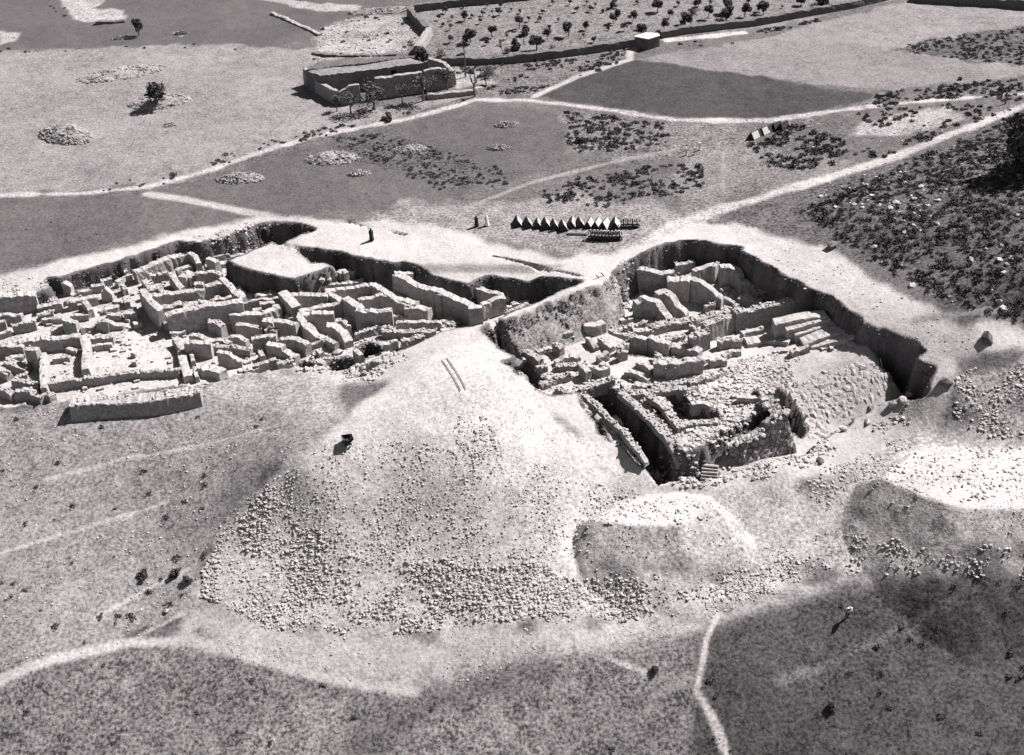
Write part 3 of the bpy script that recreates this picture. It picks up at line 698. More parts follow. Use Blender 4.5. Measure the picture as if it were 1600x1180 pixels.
# tufts of grass giving the mottled foreground
GXs, GYs, GS = [], [], []
for poly, dens, a, b in [([(-20,85),(300,70),(480,100),(560,170),(700,152),(450,222),(0,303)], .5, .05, .1), ([(0,312),(230,305),(400,337),(200,380),(0,425)], .7, .05, .12), ([(240,306),(480,230),(760,165),(890,250),(700,310),(430,335)], .7, .05, .13), ([(835,151),(985,95),(1370,148),(1220,186),(1000,178)], .5, .05, .12), ([(1000,92),(1430,0),(1600,15),(1600,118),(1380,140)], .4, .05, .1), ([(0,1070),(230,1010),(420,1045),(640,1085),(1000,1015),(1090,1000),(1080,1210),(-20,1210)], 5, .06, .17), ([(1105,985),(1330,925),(1640,905),(1640,1210),(1100,1210)], 5, .06, .18), ([(0,650),(400,610),(500,690),(420,745),(330,870),(300,960),(0,1050)], 4, .05, .15),
        ([(1100,330),(1300,275),(1500,222),(1600,178),(1640,490),(1500,494),(1370,412),(1250,372)], 1.2, .08, .24), ([(860,170),(1180,200),(1330,180),(1330,260),(1060,330),(830,310)], 1.0, .08, .22)]:
    x, y = pts_in(poly, dens, .8, 1.6, 70); GXs.append(x); GYs.append(y); GS.append(rng.uniform(a, b, len(x)))
x, y, s = map(np.concatenate, (GXs, GYs, GS))
TUF = [bush_tpl(s_, 14) for s_ in range(30, 35)]
V, Fc = merge_instances(TUF, np.arange(56).reshape(-1, 4), np.stack([x, y, G(x, y) - .04], -1), s, rng.uniform(0, 6.3, len(x)))
tag(link('grass_tufts', mesh_np('grass_tufts', V, Fc, MT['grass'])), 'dark tufts of grass mottling the slopes', 'grass', kind='stuff')
print('tufts', len(x))
# ------------------------------------------------------------------ ruin walls
def floor_of(zone):
    return {'L': LEFT_FLOOR, 'R': RIGHT_FLOOR, 'P': np.full_like(H, 0) - 3.9, 'Z': np.zeros_like(H), 'G': HB}[zone]
ZONE = {id(o): z for o, z in ((A_, 'L'), (B_, 'L'), (C_, 'L'), (D_, 'L'), (E_, 'L'), (F_, 'L'), (G_, 'L'), (H_, 'R'), (I_, 'R'), (J_, 'R'), (K_, 'R'), (L_, 'R'), (M_, 'P'), (N_, 'P'), (O_, 'R'))}
def top_points(pts, h, zone):
    FL = floor_of(zone); out = []
    hs = h if isinstance(h, (list, tuple)) else [h] * len(pts)
    for (px, py), hh in zip(pts, hs):
        z = -2.5
        for _ in range(12):
            p = at_z(px, py, z); zz = float(sample(FL, p[0], p[1])) + hh; z = .5 * z + .5 * zz
        out.append((p[0], p[1], z, hh))
    return np.array(out)
TOPS = []
def wall_mesh(name, T, t, mat, rag=1.0, base_drop=.5, sink=.9, batter=.04, ds=.26, seed=0, round_=.1):
    r = np.random.default_rng(seed)
    seg = np.linalg.norm(np.diff(T[:, :2], axis=0), axis=1); L = np.r_[0, np.cumsum(seg)]
    n = max(3, int(L[-1] / ds) + 1); s = np.linspace(0, L[-1], n)
    S = np.stack([np.interp(s, L, T[:, k]) for k in range(4)], -1)
    tg = np.gradient(S[:, :2], axis=0); tg /= np.linalg.norm(tg, axis=1, keepdims=True) + 1e-9
    nm = np.stack([-tg[:, 1], tg[:, 0]], -1)
    ph = r.uniform(0, 100)
    low = fbm(s + ph, s * 0 + ph, 2.2, 121, 3)
    blk = r.uniform(-.2, .08, n); blk = np.repeat(blk[::3], 3)[:n]
    dz = rag * np.minimum(.4, S[:, 3].mean() * .35) * np.clip(low * .55, -.6, .3) + rag * blk * .75 + rag * r.uniform(-.06, .05, n)
    S[:, :2] += nm * (rag * .06 * fbm(s + ph, s * 0 - ph, 1.6, 131, 2))[:, None]
    w = t / 2 * (1 + rag * .14 * fbm(s + ph, s * 0 + 2 * ph, 1.3, 141, 2))
    bz = np.minimum(G(S[:, 0] + nm[:, 0] * w, S[:, 1] + nm[:, 1] * w), G(S[:, 0] - nm[:, 0] * w, S[:, 1] - nm[:, 1] * w))
    bz = np.maximum(np.minimum(bz, S[:, 2] - S[:, 3]) - base_drop, S[:, 2] - S[:, 3] - sink)
    V = []; j = lambda a: r.uniform(-a, a)
    for i in range(n):
        zt = S[i, 2] + dz[i]; hh = zt - bz[i]; c = S[i, :2]; q = nm[i]
        zm = bz[i] + hh * .62
        for off, z in ((w[i] + batter * hh, bz[i]), (w[i] + batter * hh * .4, zm), (w[i] * .97, zt - .05), (w[i] * .9, zt + j(.03)), (0, zt + round_ * t * .15 + j(.07 * rag)), (-w[i] * .9, zt + j(.03)), (-w[i] * .97, zt - .1), (-w[i] - batter * hh * .4, zm), (-w[i] - batter * hh, bz[i])):
            p = c + q * (off + j(.04 * rag)) + tg[i] * j(.05 * rag); V.append((p[0], p[1], z))
    V = np.array(V); F = []
    for i in range(n - 1):
        for k in range(8):
            a = i * 9 + k; F.append((a, a + 9, a + 10, a + 1))
    o = V.mean(0); o[2] = bz.min()
    if mat in ('mud', 'rubble', 'mudlight'):
        for i in range(n):
            for _ in range(r.poisson({'mud': .35, 'mudlight': .2, 'rubble': 1.6}[mat] * rag)):
                q2 = S[i, :2] + nm[i] * r.uniform(-.9, .9) * w[i]; TOPS.append((q2[0], q2[1], S[i, 2] + dz[i] + .03, r.uniform(.08, .17) * (1.5 if mat == 'rubble' else 1)))
    me = bpy.data.meshes.new(name)
    faces = F + [tuple(range(8, -1, -1)), tuple((n - 1) * 9 + k for k in range(9))]
    me.from_pydata((V - o).tolist(), [], faces)
    bm = bmesh.new(); bm.from_mesh(me); bmesh.ops.recalc_face_normals(bm, faces=bm.faces); bm.to_mesh(me); bm.free()
    me.materials.append(MT[mat]); me.update()
    return me, o
NW = [0]; TRACED = []
def W(o, pts, h, t, label, mat='mud', name='ruin_wall', cat='ruin wall', group=None, zone=None, depth=None, **kw):
    zone = zone or ZONE[id(o)]
    NW[0] += 1
    if zone == 'L': h = [q * 1.22 for q in (h if isinstance(h, (list, tuple)) else [h] * len(pts))]
    T = top_points(cv(o, pts), h, zone)
    if zone == 'Z': T[:, 3] = 1.6
    if depth: T[:, 3] = depth
    t *= .9
    TRACED.append(T)
    me, org = wall_mesh(name, T, t, mat, seed=NW[0], **kw)
    ob = link(name, me); ob.location = org
    tag(ob, label, cat, kind='thing', group=group or ('mudbrick walls of the left dig' if zone == 'L' else 'stone and mudbrick walls of the right dig'))
    return ob

# left dig, from the left edge of the photo
W(A_, [(-60,405),(150,395),(365,375)], [1.9,1.9,1.7], 1.2, 'tall plain wall face with rubble heaped on top at the far left edge')
W(A_, [(-40,615),(100,600),(225,600)], 1.0, .7, 'ridged low wall at the left edge below the tall plain face')
W(A_, [(385,390),(440,360),(515,375)], .6, .6, 'small curved wall stub right of the tall plain face at left')
W(A_, [(650,275),(690,270),(745,310)], [1.2,1.3,.9], .8, 'peaked wall stump just below the little white staircase')
W(A_, [(640,245),(760,220),(855,200)], .8, .6, 'low back wall ending at the little white staircase')
W(A_, [(1045,245),(1155,225)], .7, .7, 'squared low block just right of the little white staircase', mat='mudlight')
W(A_, [(1210,270),(1300,210),(1375,200)], .6, .6, 'low bent wall between the staircase and the long rear ledge')
W(A_, [(985,190),(1060,195),(1100,215)], .5, .5, 'thin pale curb curving above the little white staircase', mat='mudlight')
W(A_, [(1235,55),(1270,110),(1310,160)], .9, .5, 'thin wall running down from the rear rim right of the staircase')
W(A_, [(385,520),(520,500),(640,480)], .8, .9, 'white-topped long wall, left stretch in front of the peaked stump')
W(A_, [(695,470),(860,430),(1010,405)], .9, .9, 'white-topped long wall, right stretch in front of the staircase')
W(A_, [(1055,375),(1105,345),(1170,385)], [.9,1.2,.8], .7, 'gabled grey stump at the right end of the white-topped long wall')
W(A_, [(875,470),(905,500),(940,550)], [1.3,1.2,1.0], .7, 'pointed wall end with one black and one grey face, left of the big courtyard')
W(A_, [(805,500),(865,485)], .9, .6, 'short stub joined to the left side of the pointed wall end')
W(A_, [(735,620),(820,612),(920,600)], .6, .6, 'low white-topped wall below the pointed wall end')
W(A_, [(430,655),(540,650),(650,635)], .5, .6, 'low wall with a stepped end bounding the small room at left')
W(A_, [(645,640),(720,655),(800,690)], [1.7,1.6,1.3], .7, 'tall slanting wall with grey front beside the small room at left')
W(A_, [(525,775),(600,745),(655,740)], .6, .6, 'hollow little block in front of the tall slanting wall', mat='rubble')
W(A_, [(835,760),(920,730),(1000,710)], .5, .5, 'low ragged wall right of the tall slanting wall')
W(A_, [(1005,690),(1070,660),(1125,660)], [.8,1.2,1.2], .8, 'rounded grey hump of wall left of the black courtyard corner')
W(A_, [(1130,670),(1200,710),(1290,720)], [1.0,.5,.4], .7, 'sloping wall tail falling away right of the rounded grey hump')
W(A_, [(1120,585),(1190,600),(1260,605)], .6, .6, 'curved low wall above the rounded grey hump')
W(A_, [(1285,590),(1430,580)], .7, .8, 'oblong white block beside the black courtyard corner', mat='mudlight')
W(A_, [(195,885),(400,855),(620,840),(830,820)], 1.3, 1.0, 'long straight front wall with dark face left of the white walled strip')
W(A_, [(890,850),(895,960),(885,1080),(885,1180)], [1.1,1.1,1.0,.9], .9, 'broad white wall strip running straight towards the viewer at left', mat='mudlight')
W(A_, [(935,845),(1060,830),(1185,825)], .8, .8, 'grey-faced wall behind the three squared blocks')
for k, (x, y, l) in enumerate([(962,935,'leftmost and smallest of the three squared white blocks in a row'), (1035,925,'middle one of the three squared white blocks in a row'), (1122,910,'rightmost and largest of the three squared white blocks in a row')]):
    W(A_, [(x-35-k*4,y+3),(x+35+k*4,y-5)], .5+.05*k, .5, l, mat='mudlight', name='stone_block', cat='stone block', rag=.3, round_=0)
W(A_, [(280,950),(330,965),(395,975)], 2.0, .9, 'tall square pier with black face near the lower left corner of the dig')
W(A_, [(-40,905),(120,915),(250,920)], 1.2, 1.0, 'grey-faced wall at the left edge level with the square pier')
W(B_, [(450,470),(440,560),(438,700),(455,850)], [1.3,1.4,1.4,1.2], .7, 'long pale wall edge with a black left side below the square pier', mat='mudlight')
W(B_, [(550,525),(640,515),(725,510)], .5, .6, 'low grey bar of wall on the white floor left of the white strip')
W(B_, [(500,790),(640,770),(830,745),(1000,725),(1220,680),(1500,655),(1860,640)], .8, .6, 'long ragged terrace edge closing the white floors towards the viewer', mat='rubble')
W(B_, [(690,425),(800,440)], .5, .6, 'stub of wall at the back of the white floor left of the white strip')
W(B_, [(130,735),(270,780),(410,790)], .9, .8, 'crumbling wall near the lower left corner, upper of two', mat='rubble')
W(B_, [(-30,835),(60,850),(125,890)], .9, .8, 'crumbling wall end cut by the left edge of the photo', mat='rubble')
W(B_, [(150,868),(310,860),(440,925)], .9, .9, 'crumbling wall near the lower left corner, lower of two', mat='rubble')
W(B_, [(430,880),(500,890),(545,910)], .9, .8, 'rounded wall end in front of the black-sided pale edge', mat='rubble')
W(B_, [(80,560),(190,600),(280,620)], .8, 1.2, 'sagging heap of broken wall under the left square pier', mat='rubble')
W(B_, [(0,640),(90,690)], .7, .9, 'broken wall lump at the left edge under the sagging heap', mat='rubble')
for x, y, l in ((1385,470,'upper of two small grey stubs on the wide white floor'), (1395,555,'lower of two small grey stubs on the wide white floor')):
    W(B_, [(x-25,y),(x+25,y+5)], .5, .4, l, name='stone_block', cat='stone block', rag=.4)
W(C_, [(60,620),(240,550),(440,470),(640,415)], 1.3, 1.1, 'long grey-faced ledge wall following the rear rim of the left dig')
W(C_, [(640,430),(700,465),(735,540)], 1.3, .7, 'short wall turning forward at the right end of the rear ledge')
W(C_, [(730,420),(850,412)], 1.0, .6, 'dark-faced stub right of the rear ledge end')
W(C_, [(825,485),(880,510),(930,540)], 1.3, .7, 'pale wall corner touching the left tip of the raised earth block', mat='mudlight')
W(C_, [(835,470),(950,455),(1060,425)], .6, .6, 'low wall along the rear left side of the raised earth block')
W(C_, [(500,610),(580,575),(665,560)], .7, .7, 'low wall behind the ring-shaped hollow wall top')
W(C_, [(695,650),(790,630),(870,622),(965,650)], 1.3, .7, 'grey-faced wall between the ring hollow and the raised earth block')
W(C_, [(445,630),(490,710),(560,790)], [1.4,1.3,1.0], .8, 'wall running forward from the rear row into the big courtyard back wall')
W(C_, [(560,690),(610,640),(690,670)], 1.0, 1.3, 'broad wall top with a dark ring hollow')
W(C_, [(225,875),(450,850),(690,815),(800,775),(1000,730)], 1.4, .9, 'back wall of the big courtyard with a long dark face')
W(C_, [(690,750),(790,750)], 1.6, .7, 'raised lump with a slot on the back wall of the big courtyard')
W(C_, [(975,690),(1045,755),(1110,825),(1200,890)], [1.6,1.5,1.4,1.4], .9, 'right wall of the big courtyard stepping down beside the raised earth block')
W(C_, [(390,1070),(650,1005),(900,965),(1190,925)], 2.2, 1.1, 'tall front wall of the big courtyard with a high dark face')
W(C_, [(600,985),(880,930),(1080,885)], 2.0, .6, 'ragged parallel wall just behind the tall courtyard front wall')
W(C_, [(140,810),(230,930),(340,1030)], [1.9,2.1,2.1], .9, 'left wall of the big courtyard with the blackest side')
W(C_, [(330,1000),(560,950)], 1.9, .9, 'left part of the courtyard front wall with a lump on top')
W(C_, [(1375,740),(1480,715),(1640,730)], .7, .8, 'low wall against the front corner of the raised earth block')
W(C_, [(1340,865),(1480,830),(1560,820)], .7, .7, 'curved low wall below the raised earth block')
W(C_, [(1140,960),(1380,920),(1600,895)], .8, .5, 'thin double wall continuing right of the tall courtyard front')
W(D_, [(1060,335),(1200,325),(1400,320),(1570,255)], 1.3, .9, 'pale-faced wall right of the high dark courtyard face', mat='mudlight')
W(D_, [(1120,440),(1250,450),(1400,465)], .8, .7, 'low wall in front of the pale-faced wall')
W(D_, [(835,410),(910,415),(985,440)], 1.1, .9, 'lumpy isolated pier in front of the high dark courtyard face', mat='rubble')
W(D_, [(370,440),(470,395),(560,420)], [.8,1.1,1.0], .9, 'lumpy wall end left of the high dark courtyard face', mat='rubble')
W(D_, [(590,625),(720,625),(860,625)], 1.6, .8, 'wall with a tall grey face above the sunken square room')
W(D_, [(640,560),(740,560),(840,600)], .6, .7, 'low wall behind the tall grey face of the sunken square room')
W(D_, [(840,610),(1000,595),(1060,640)], .8, .8, 'ragged wall right of the sunken square room')
W(D_, [(1050,565),(1150,570),(1240,600)], .8, .7, 'ragged wall behind the gabled end near the front')
W(D_, [(870,665),(1060,670),(1280,705)], .7, .7, 'rubble wall crossing behind the gabled end near the front', mat='rubble')
W(D_, [(930,705),(1060,745),(1185,815)], [1.7,1.4,.6], .7, 'gabled wall end sloping to the ground at the front of the left dig')
W(D_, [(485,570),(560,680),(600,690)], .9, .8, 'short wall at the upper right corner of the wide white floor')
W(D_, [(515,735),(680,715)], .7, .7, 'cross wall at the right side of the wide white floor', mat='mudlight')
W(D_, [(555,760),(585,860),(620,985)], .7, 1.0, 'broad wall ending the wide white floor on the right', mat='mudlight')
W(D_, [(655,750),(680,830)], .7, .45, 'upper of two thin upright slabs right of the wide white floor', mat='mudlight')
W(D_, [(685,885),(715,985)], .7, .45, 'lower of two thin upright slabs right of the wide white floor', mat='mudlight')
W(D_, [(740,880),(880,890),(990,940)], .8, 1.3, 'flat white lump of earth over a black hollow near the front', mat='mudlight')
W(D_, [(1280,585),(1420,560),(1545,555)], 1.5, .7, 'dark-faced wall over the square pit near the front of the left dig')
W(D_, [(1445,655),(1520,650),(1620,675)], 1.0, .8, 'blunt grey wall right of the dark square pit')
W(D_, [(1405,390),(1510,385)], 1.2, .8, 'upper of two square piers at the end of the pale-faced wall', mat='mudlight')
W(D_, [(1440,490),(1560,505)], .8, .8, 'lower of two square piers at the end of the pale-faced wall', mat='mudlight')
W(F_, [(270,165),(345,240),(420,330)], 1.5, 1.3, 'very thick white-topped wall running forward with a smooth pale end', mat='mudlight', rag=.6)
W(F_, [(-10,215),(130,195),(285,180)], .8, .6, 'thin wall with a dark slot meeting the very thick white wall')
W(F_, [(40,295),(190,270),(320,245)], .9, .7, 'second thin wall meeting the very thick white wall from the left')
W(F_, [(335,195),(540,195),(750,205)], 1.5, .9, 'back wall of the left one of two neighbouring rooms')
W(F_, [(450,150),(580,125),(730,110)], .7, .7, 'low wall behind the left one of two neighbouring rooms')
W(F_, [(725,95),(900,70),(1115,45)], .7, .8, 'low fluted wall under the round ringed pillar')
W(F_, [(720,160),(970,120),(1215,85)], 1.4, .8, 'back wall of the right one of two neighbouring rooms', mat='mudlight')
W(F_, [(1225,85),(1340,165),(1450,235),(1620,300)], 1.5, .9, 'right side wall of the right room running towards the tall buttressed wall', mat='mudlight')
W(F_, [(740,165),(820,220),(905,270)], 1.4, .8, 'wall between the two neighbouring rooms', mat='mudlight')
W(F_, [(450,365),(700,315),(885,275)], 1.3, .8, 'front wall of the left one of two neighbouring rooms', mat='mudlight')
W(F_, [(925,225),(1000,275),(1095,345)], 1.7, 1.1, 'thick sloping wall in front of the right room with a black left side', mat='mudlight')
W(F_, [(1095,245),(1220,220),(1355,195)], 1.3, .7, 'short straight wall closing the right room at the front', mat='mudlight')
W(F_, [(1040,355),(1250,365),(1415,350)], 1.9, .9, 'tall smooth front wall pierced by a small square hole')
W(F_, [(430,405),(570,395),(700,395),(805,385)], 1.5, .9, 'white-topped wall with a square right end before the two rooms', mat='mudlight')
W(F_, [(445,420),(490,470),(530,545),(610,600),(710,660)], [1.6,1.5,1.4,1.2,.8], .9, 'stepped wall descending forward to the boulder row', mat='mudlight')
W(F_, [(185,475),(310,465),(425,490)], 1.8, .8, 'wall with a broad dark grey face left of the stepped wall')
W(F_, [(70,455),(185,470)], 1.3, .9, 'square white pier left of the broad dark grey face', mat='mudlight')
W(F_, [(110,560),(225,575)], 1.1, .9, 'low broken pier below the square white pier', mat='rubble')
W(F_, [(740,510),(830,515),(920,590),(965,680)], [1.5,1.4,1.2,.8], 1.1, 'broad wall slanting forward with a grey hollow on its right', mat='mudlight')
W(F_, [(825,465),(930,460),(1030,440)], .5, .8, 'low white ledge left of the pierced front wall', mat='mudlight')
W(F_, [(235,655),(430,660),(540,720)], 1.2, .8, 'ragged grey wall above the boulder row')
W(F_, [(115,705),(280,725)], 1.2, .9, 'pale blunt wall left of the ragged grey wall', mat='mudlight')
W(F_, [(300,785),(430,840)], .6, .9, 'low white ramp of earth left of the boulder row', mat='mudlight')
W(F_, [(575,700),(690,670)], .8, .6, 'short wall just behind the boulder row')
W(F_, [(735,655),(840,710)], .8, .6, 'dark hollow wall end behind the boulder row')
W(F_, [(1125,550),(1290,530),(1450,545)], .5, .6, 'low line of wall at the foot of the pierced front wall', mat='rubble')
W(F_, [(1465,485),(1630,480)], .9, .6, 'short grey wall right of the pierced front wall')
W(E_, [(850,640),(900,600),(940,640)], 1.5, .7, 'eroded stub leaning on the right corner of the raised earth block')
W(G_, [(105,250),(200,285),(370,375),(540,425),(730,480),(860,530),(950,600)], [2.3,2.3,2.2,2.2,2.2,2.1,2.1], 1.0, 'tall buttressed wall running diagonally below the platform face', mat='mudlight')
W(G_, [(110,245),(200,235),(300,225)], 2.3, .7, 'short return at the upper end of the tall buttressed wall', mat='mudlight')
W(G_, [(545,445),(605,455)], 2.2, .8, 'square buttress in the middle of the tall diagonal wall', mat='mudlight', rag=.4)
W(G_, [(880,600),(1020,590)], 2.1, .8, 'squared corner pier at the lower end of the tall diagonal wall', mat='mudlight', rag=.5)
W(G_, [(1015,560),(1120,520),(1235,490)], 1.7, .8, 'pale wall continuing from the corner pier beside the baulk', mat='mudlight')
W(G_, [(880,375),(1010,395),(1190,460)], 1.6, .8, 'wall with a rounded end inside the small square room near the baulk', mat='mudlight')
W(G_, [(885,365),(1030,340),(1200,290)], 1.5, .8, 'T-shaped wall arm pointing at the platform face', mat='mudlight')
W(G_, [(1210,460),(1240,510)], 1.5, .7, 'stub closing the right side of the small square room')
W(G_, [(-30,455),(110,485),(250,535),(345,555)], 1.5, .9, 'wall running forward to the two rounded blocks by the baulk', mat='mudlight')
W(G_, [(215,595),(380,595),(475,620)], 1.3, 1.0, 'rounded white-topped block left of the tall buttressed wall', mat='mudlight')
W(G_, [(125,755),(350,745),(600,745)], .9, .6, 'smooth straight wall near the front edge left of the baulk path')
W(G_, [(600,790),(690,760),(760,765)], .5, .8, 'broken stones ending the smooth straight wall', mat='rubble')
W(G_, [(85,680),(230,690)], .5, .6, 'low lump between the pierced wall and the rounded block', mat='rubble')
W(G_, [(-20,845),(200,850),(540,830)], .7, .8, 'ragged low wall overhanging the dark front hollow', mat='rubble')
W(G_, [(1330,560),(1420,540),(1505,540)], .5, .8, 'low white ledge in the corner under the baulk', mat='mudlight')
W(G_, [(1200,595),(1330,575)], .5, .5, 'row of pale stones at the foot of the baulk in the left dig', mat='mudlight')

# right dig ------------------------------------------------------------
W(I_, [(575,365),(700,385),(880,430),(1025,435)], [3.0,2.9,2.7,2.5], 1.0, 'big smooth grey-faced wall nearest the baulk end')
W(I_, [(950,515),(1080,500),(1195,520)], [2.4,2.5,2.5], 1.3, 'flat-topped square wall block in the middle of the upper right dig', mat='mudlight')
W(I_, [(1205,495),(1300,530),(1420,600),(1525,700)], [2.7,2.6,2.2,1.3], .9, 'wall slanting down right from the flat-topped block')
W(I_, [(615,745),(700,695),(850,725),(910,820),(985,915)], [2.0,2.3,2.2,1.5,.7], 1.0, 'rounded eroded wall in front of the big smooth wall, left of a pair')
W(I_, [(835,650),(920,615),(1010,690),(1060,765),(1160,865)], [2.0,2.1,1.9,1.4,.6], 1.0, 'rounded eroded wall in front of the flat-topped block, right of a pair')
W(I_, [(1005,265),(1150,210),(1360,190)], 1.9, 1.1, 'wall block with a hollow under the rear rim of the right dig')
W(I_, [(1030,350),(1120,340),(1230,315)], 1.6, .8, 'grey wall just below the hollow rear block')
W(I_, [(1225,410),(1330,375),(1440,345)], 2.0, .8, 'pale sunlit wall right of the flat-topped block', mat='mudlight')
W(I_, [(1300,300),(1400,290),(1490,295)], .8, .5, 'straight narrow wall under the rear rim of the right dig')
W(I_, [(1435,365),(1480,320)], 2.3, .5, 'thin wall fin with a bright top and black side', mat='mudlight')
W(I_, [(770,315),(850,280),(920,300)], 1.2, .8, 'heap of rubble masonry under the rear corner of the right dig', mat='rubble')
W(K_, [(300,380),(400,370),(485,385),(530,500),(660,550)], [2.6,2.6,2.5,1.8,1.4], 1.0, 'tall mottled wall right of the bright-topped fin, stepping down')
W(K_, [(325,255),(420,245),(525,245)], .9, .8, 'white ledge high under the rear rim above the tall mottled wall', mat='mudlight')
W(K_, [(640,600),(720,640)], .9, .9, 'low block at the foot of the tall mottled wall')
W(K_, [(730,640),(850,600),(1000,575),(1110,530)], 1.3, .9, 'bumpy wall reaching the right side of the dig', mat='rubble')
W(K_, [(500,690),(560,660),(620,680),(745,750)], [1.0,1.4,1.3,.8], .9, 'hunched wall stump left of the bumpy wall', mat='rubble')
W(K_, [(450,850),(610,815),(770,775),(950,735),(1160,680),(1290,645)], 2.4, 1.1, 'very long straight wall with a high dark face above the earth benches', mat='rubble')
W(K_, [(130,970),(290,920),(435,860)], 2.2, 1.1, 'middle stretch of the long dark-faced wall, left of the benches', mat='rubble')
W(K_, [(-10,1105),(80,1080),(175,1050)], 2.0, 1.2, 'left stretch of the long dark-faced wall with a ragged white top', mat='rubble')
W(J_, [(780,270),(980,215),(1200,185),(1400,140),(1600,90)], .9, 1.2, 'band of tumbled stone wall behind the long dark-faced wall', mat='rubble')
W(J_, [(600,300),(700,300),(810,300)], .7, .9, 'low white bank in front of the left rounded wall', mat='mudlight')
W(L_, [(525,330),(640,295),(750,270)], 1.1, .7, 'short grey face standing below the long dark wall')
BEN = [([(860,215),(1130,160),(1400,125)], [-2.0,-1.6,-1.4], 1.5, 'topmost of the five long earth benches'), ([(980,285),(1200,225),(1430,160)], [-2.3,-1.9,-1.6], 1.3, 'second of the five long earth benches from the top'),
    ([(1070,335),(1270,270),(1465,200)], [-2.6,-2.2,-1.9], 1.2, 'middle one of the five long earth benches'), ([(1150,420),(1340,350),(1570,275)], [-2.9,-2.4,-2.0], 1.7, 'fourth of the five long earth benches from the top'),
    ([(1240,450),(1420,400),(1620,350),(1810,300)], [-3.1,-2.6,-2.2,-1.8], 1.8, 'lowest and longest of the five earth benches')]
for p, h, t, l in BEN: W(L_, p, h, t, l, zone='Z', mat='mudlight', name='earth_bench', cat='earth bench', group='stepped earth benches of the right dig', rag=.35, round_=0, batter=.12)
W(L_, [(570,420),(800,380),(1040,400)], .5, 1.6, 'broad low bench of pale earth left of the five benches', mat='mudlight', name='earth_bench', cat='earth bench', rag=.4, round_=0)
W(L_, [(1040,530),(1140,490),(1225,470)], .6, .7, 'low grey kerb at the front of the lowest earth bench')
W(H_, [(535,235),(690,225)], 1.7, 1.0, 'square wall stump with two-toned front at the foot of the baulk')
W(H_, [(270,280),(420,240),(540,230)], .7, .9, 'low tumbled wall left of the two-toned stump', mat='rubble')
W(H_, [(260,290),(430,380),(600,470),(700,540)], .9, .9, 'wall lining the deep slot trench beside the spoil slope', mat='rubble')
W(H_, [(850,560),(980,510),(1110,500)], .5, .7, 'low wall with pointed right end on the white floor')
W(H_, [(860,600),(1000,590),(1170,570)], .6, .8, 'tumbled stones in front of the pointed low wall', mat='rubble')
W(H_, [(1210,610),(1320,640),(1410,610)], 1.0, .6, 'boat-shaped stump standing alone on the white floor', mat='mudlight')
W(H_, [(690,790),(870,720),(1000,690)], .7, .8, 'stone wall above the dark hollow beside the spoil slope', mat='rubble')
W(H_, [(860,830),(960,870),(1060,880)], .7, .7, 'loose wall crossing the dark hollow beside the spoil slope', mat='rubble')
W(H_, [(1110,840),(1280,780),(1460,740)], .6, .9, 'stone lip over the head of the long dark trench', mat='rubble')
W(J_, [(80,240),(190,250),(290,215)], 1.2, 1.0, 'white cut block with a black left side on the pale floor', mat='mudlight', rag=.4, round_=0, name='stone_block', cat='stone block')
W(J_, [(290,195),(400,160),(475,130)], .8, .7, 'straight low wall leading right from the white cut block')
W(J_, [(460,200),(590,175)], .5, .6, 'short white slab at the foot of the left rounded wall', mat='mudlight')
W(J_, [(280,370),(360,410),(450,450)], .5, 2.0, 'low flat platform of earth in front of the white cut block', mat='mudlight', rag=.4, round_=0)
W(J_, [(345,300),(450,335),(560,365)], .6, .5, 'thin dark-sided wall behind the low flat platform')
W(J_, [(560,375),(650,365),(750,385)], 1.4, .8, 'white-topped wall at the back of the sunken room')
W(J_, [(450,490),(540,430),(620,395)], .9, .8, 'rubble wall at the left corner of the sunken room', mat='rubble')
W(J_, [(765,365),(860,410),(980,430)], 1.5, .9, 'bulky wall standing in the middle of the sunken room', mat='mudlight')
W(J_, [(1000,445),(1150,460),(1300,510)], 1.1, 1.1, 'curved wall closing the sunken room on the right')
W(J_, [(810,635),(1000,640),(1180,610),(1315,590)], 1.7, 1.1, 'solid front wall of the sunken room with a smooth grey face')
W(J_, [(930,690),(1060,680)], 1.4, .6, 'broken slab set against the smooth grey front face', mat='rubble')
W(J_, [(640,615),(720,650),(800,700)], .7, .7, 'slanting slab wall left of the smooth grey front face', mat='mudlight')
W(J_, [(515,720),(640,750),(765,800)], .7, .7, 'second slanting slab wall nearer the dark trench', mat='mudlight')
W(J_, [(600,845),(680,865),(770,890)], .8, .9, 'white slab at the edge of the dark trench head', mat='mudlight')
W(J_, [(780,890),(960,870),(1130,835)], .9, .9, 'row of large blocks behind the black inner pit, left part', mat='rubble')
W(J_, [(1170,840),(1400,780),(1550,700)], .9, .9, 'row of large blocks behind the black inner pit, right part', mat='rubble')
W(L_, [(285,420),(400,400),(530,400)], 1.0, .8, 'dark rounded stump between the long wall and the glacis', mat='rubble')
W(L_, [(330,560),(430,515),(520,510)], .7, .6, 'white shelf with black underside beside the glacis', mat='mudlight')
W(L_, [(190,620),(280,600),(370,600)], .8, .7, 'white block left of the shelf with black underside', mat='mudlight')
W(M_, [(60,150),(270,330),(400,470),(490,530),(570,650),(660,750),(740,870)], [1,1.,1.,.9,.8,.4,-.6], .7, 'thin rubble wall between the spoil edge and the long dark trench', mat='rubble', depth=.35, sink=.25)
W(M_, [(465,140),(620,270),(760,400),(860,520),(960,620),(1050,780),(1095,890)], [1.2,1.,.8,.6,.3,-.6,-1.4], .9, 'rubble wall along the right side of the long dark trench', mat='rubble', depth=.35, sink=.25)
W(M_, [(760,180),(890,260),(990,400),(1100,520)], .6, .9, 'inner rubble wall left of the black inner pit', mat='rubble', depth=.4, sink=.25)
W(M_, [(560,160),(760,140),(1000,110),(1150,100)], .5, 1.0, 'pale wall top crossing at the head of the trenches', mat='rubble')
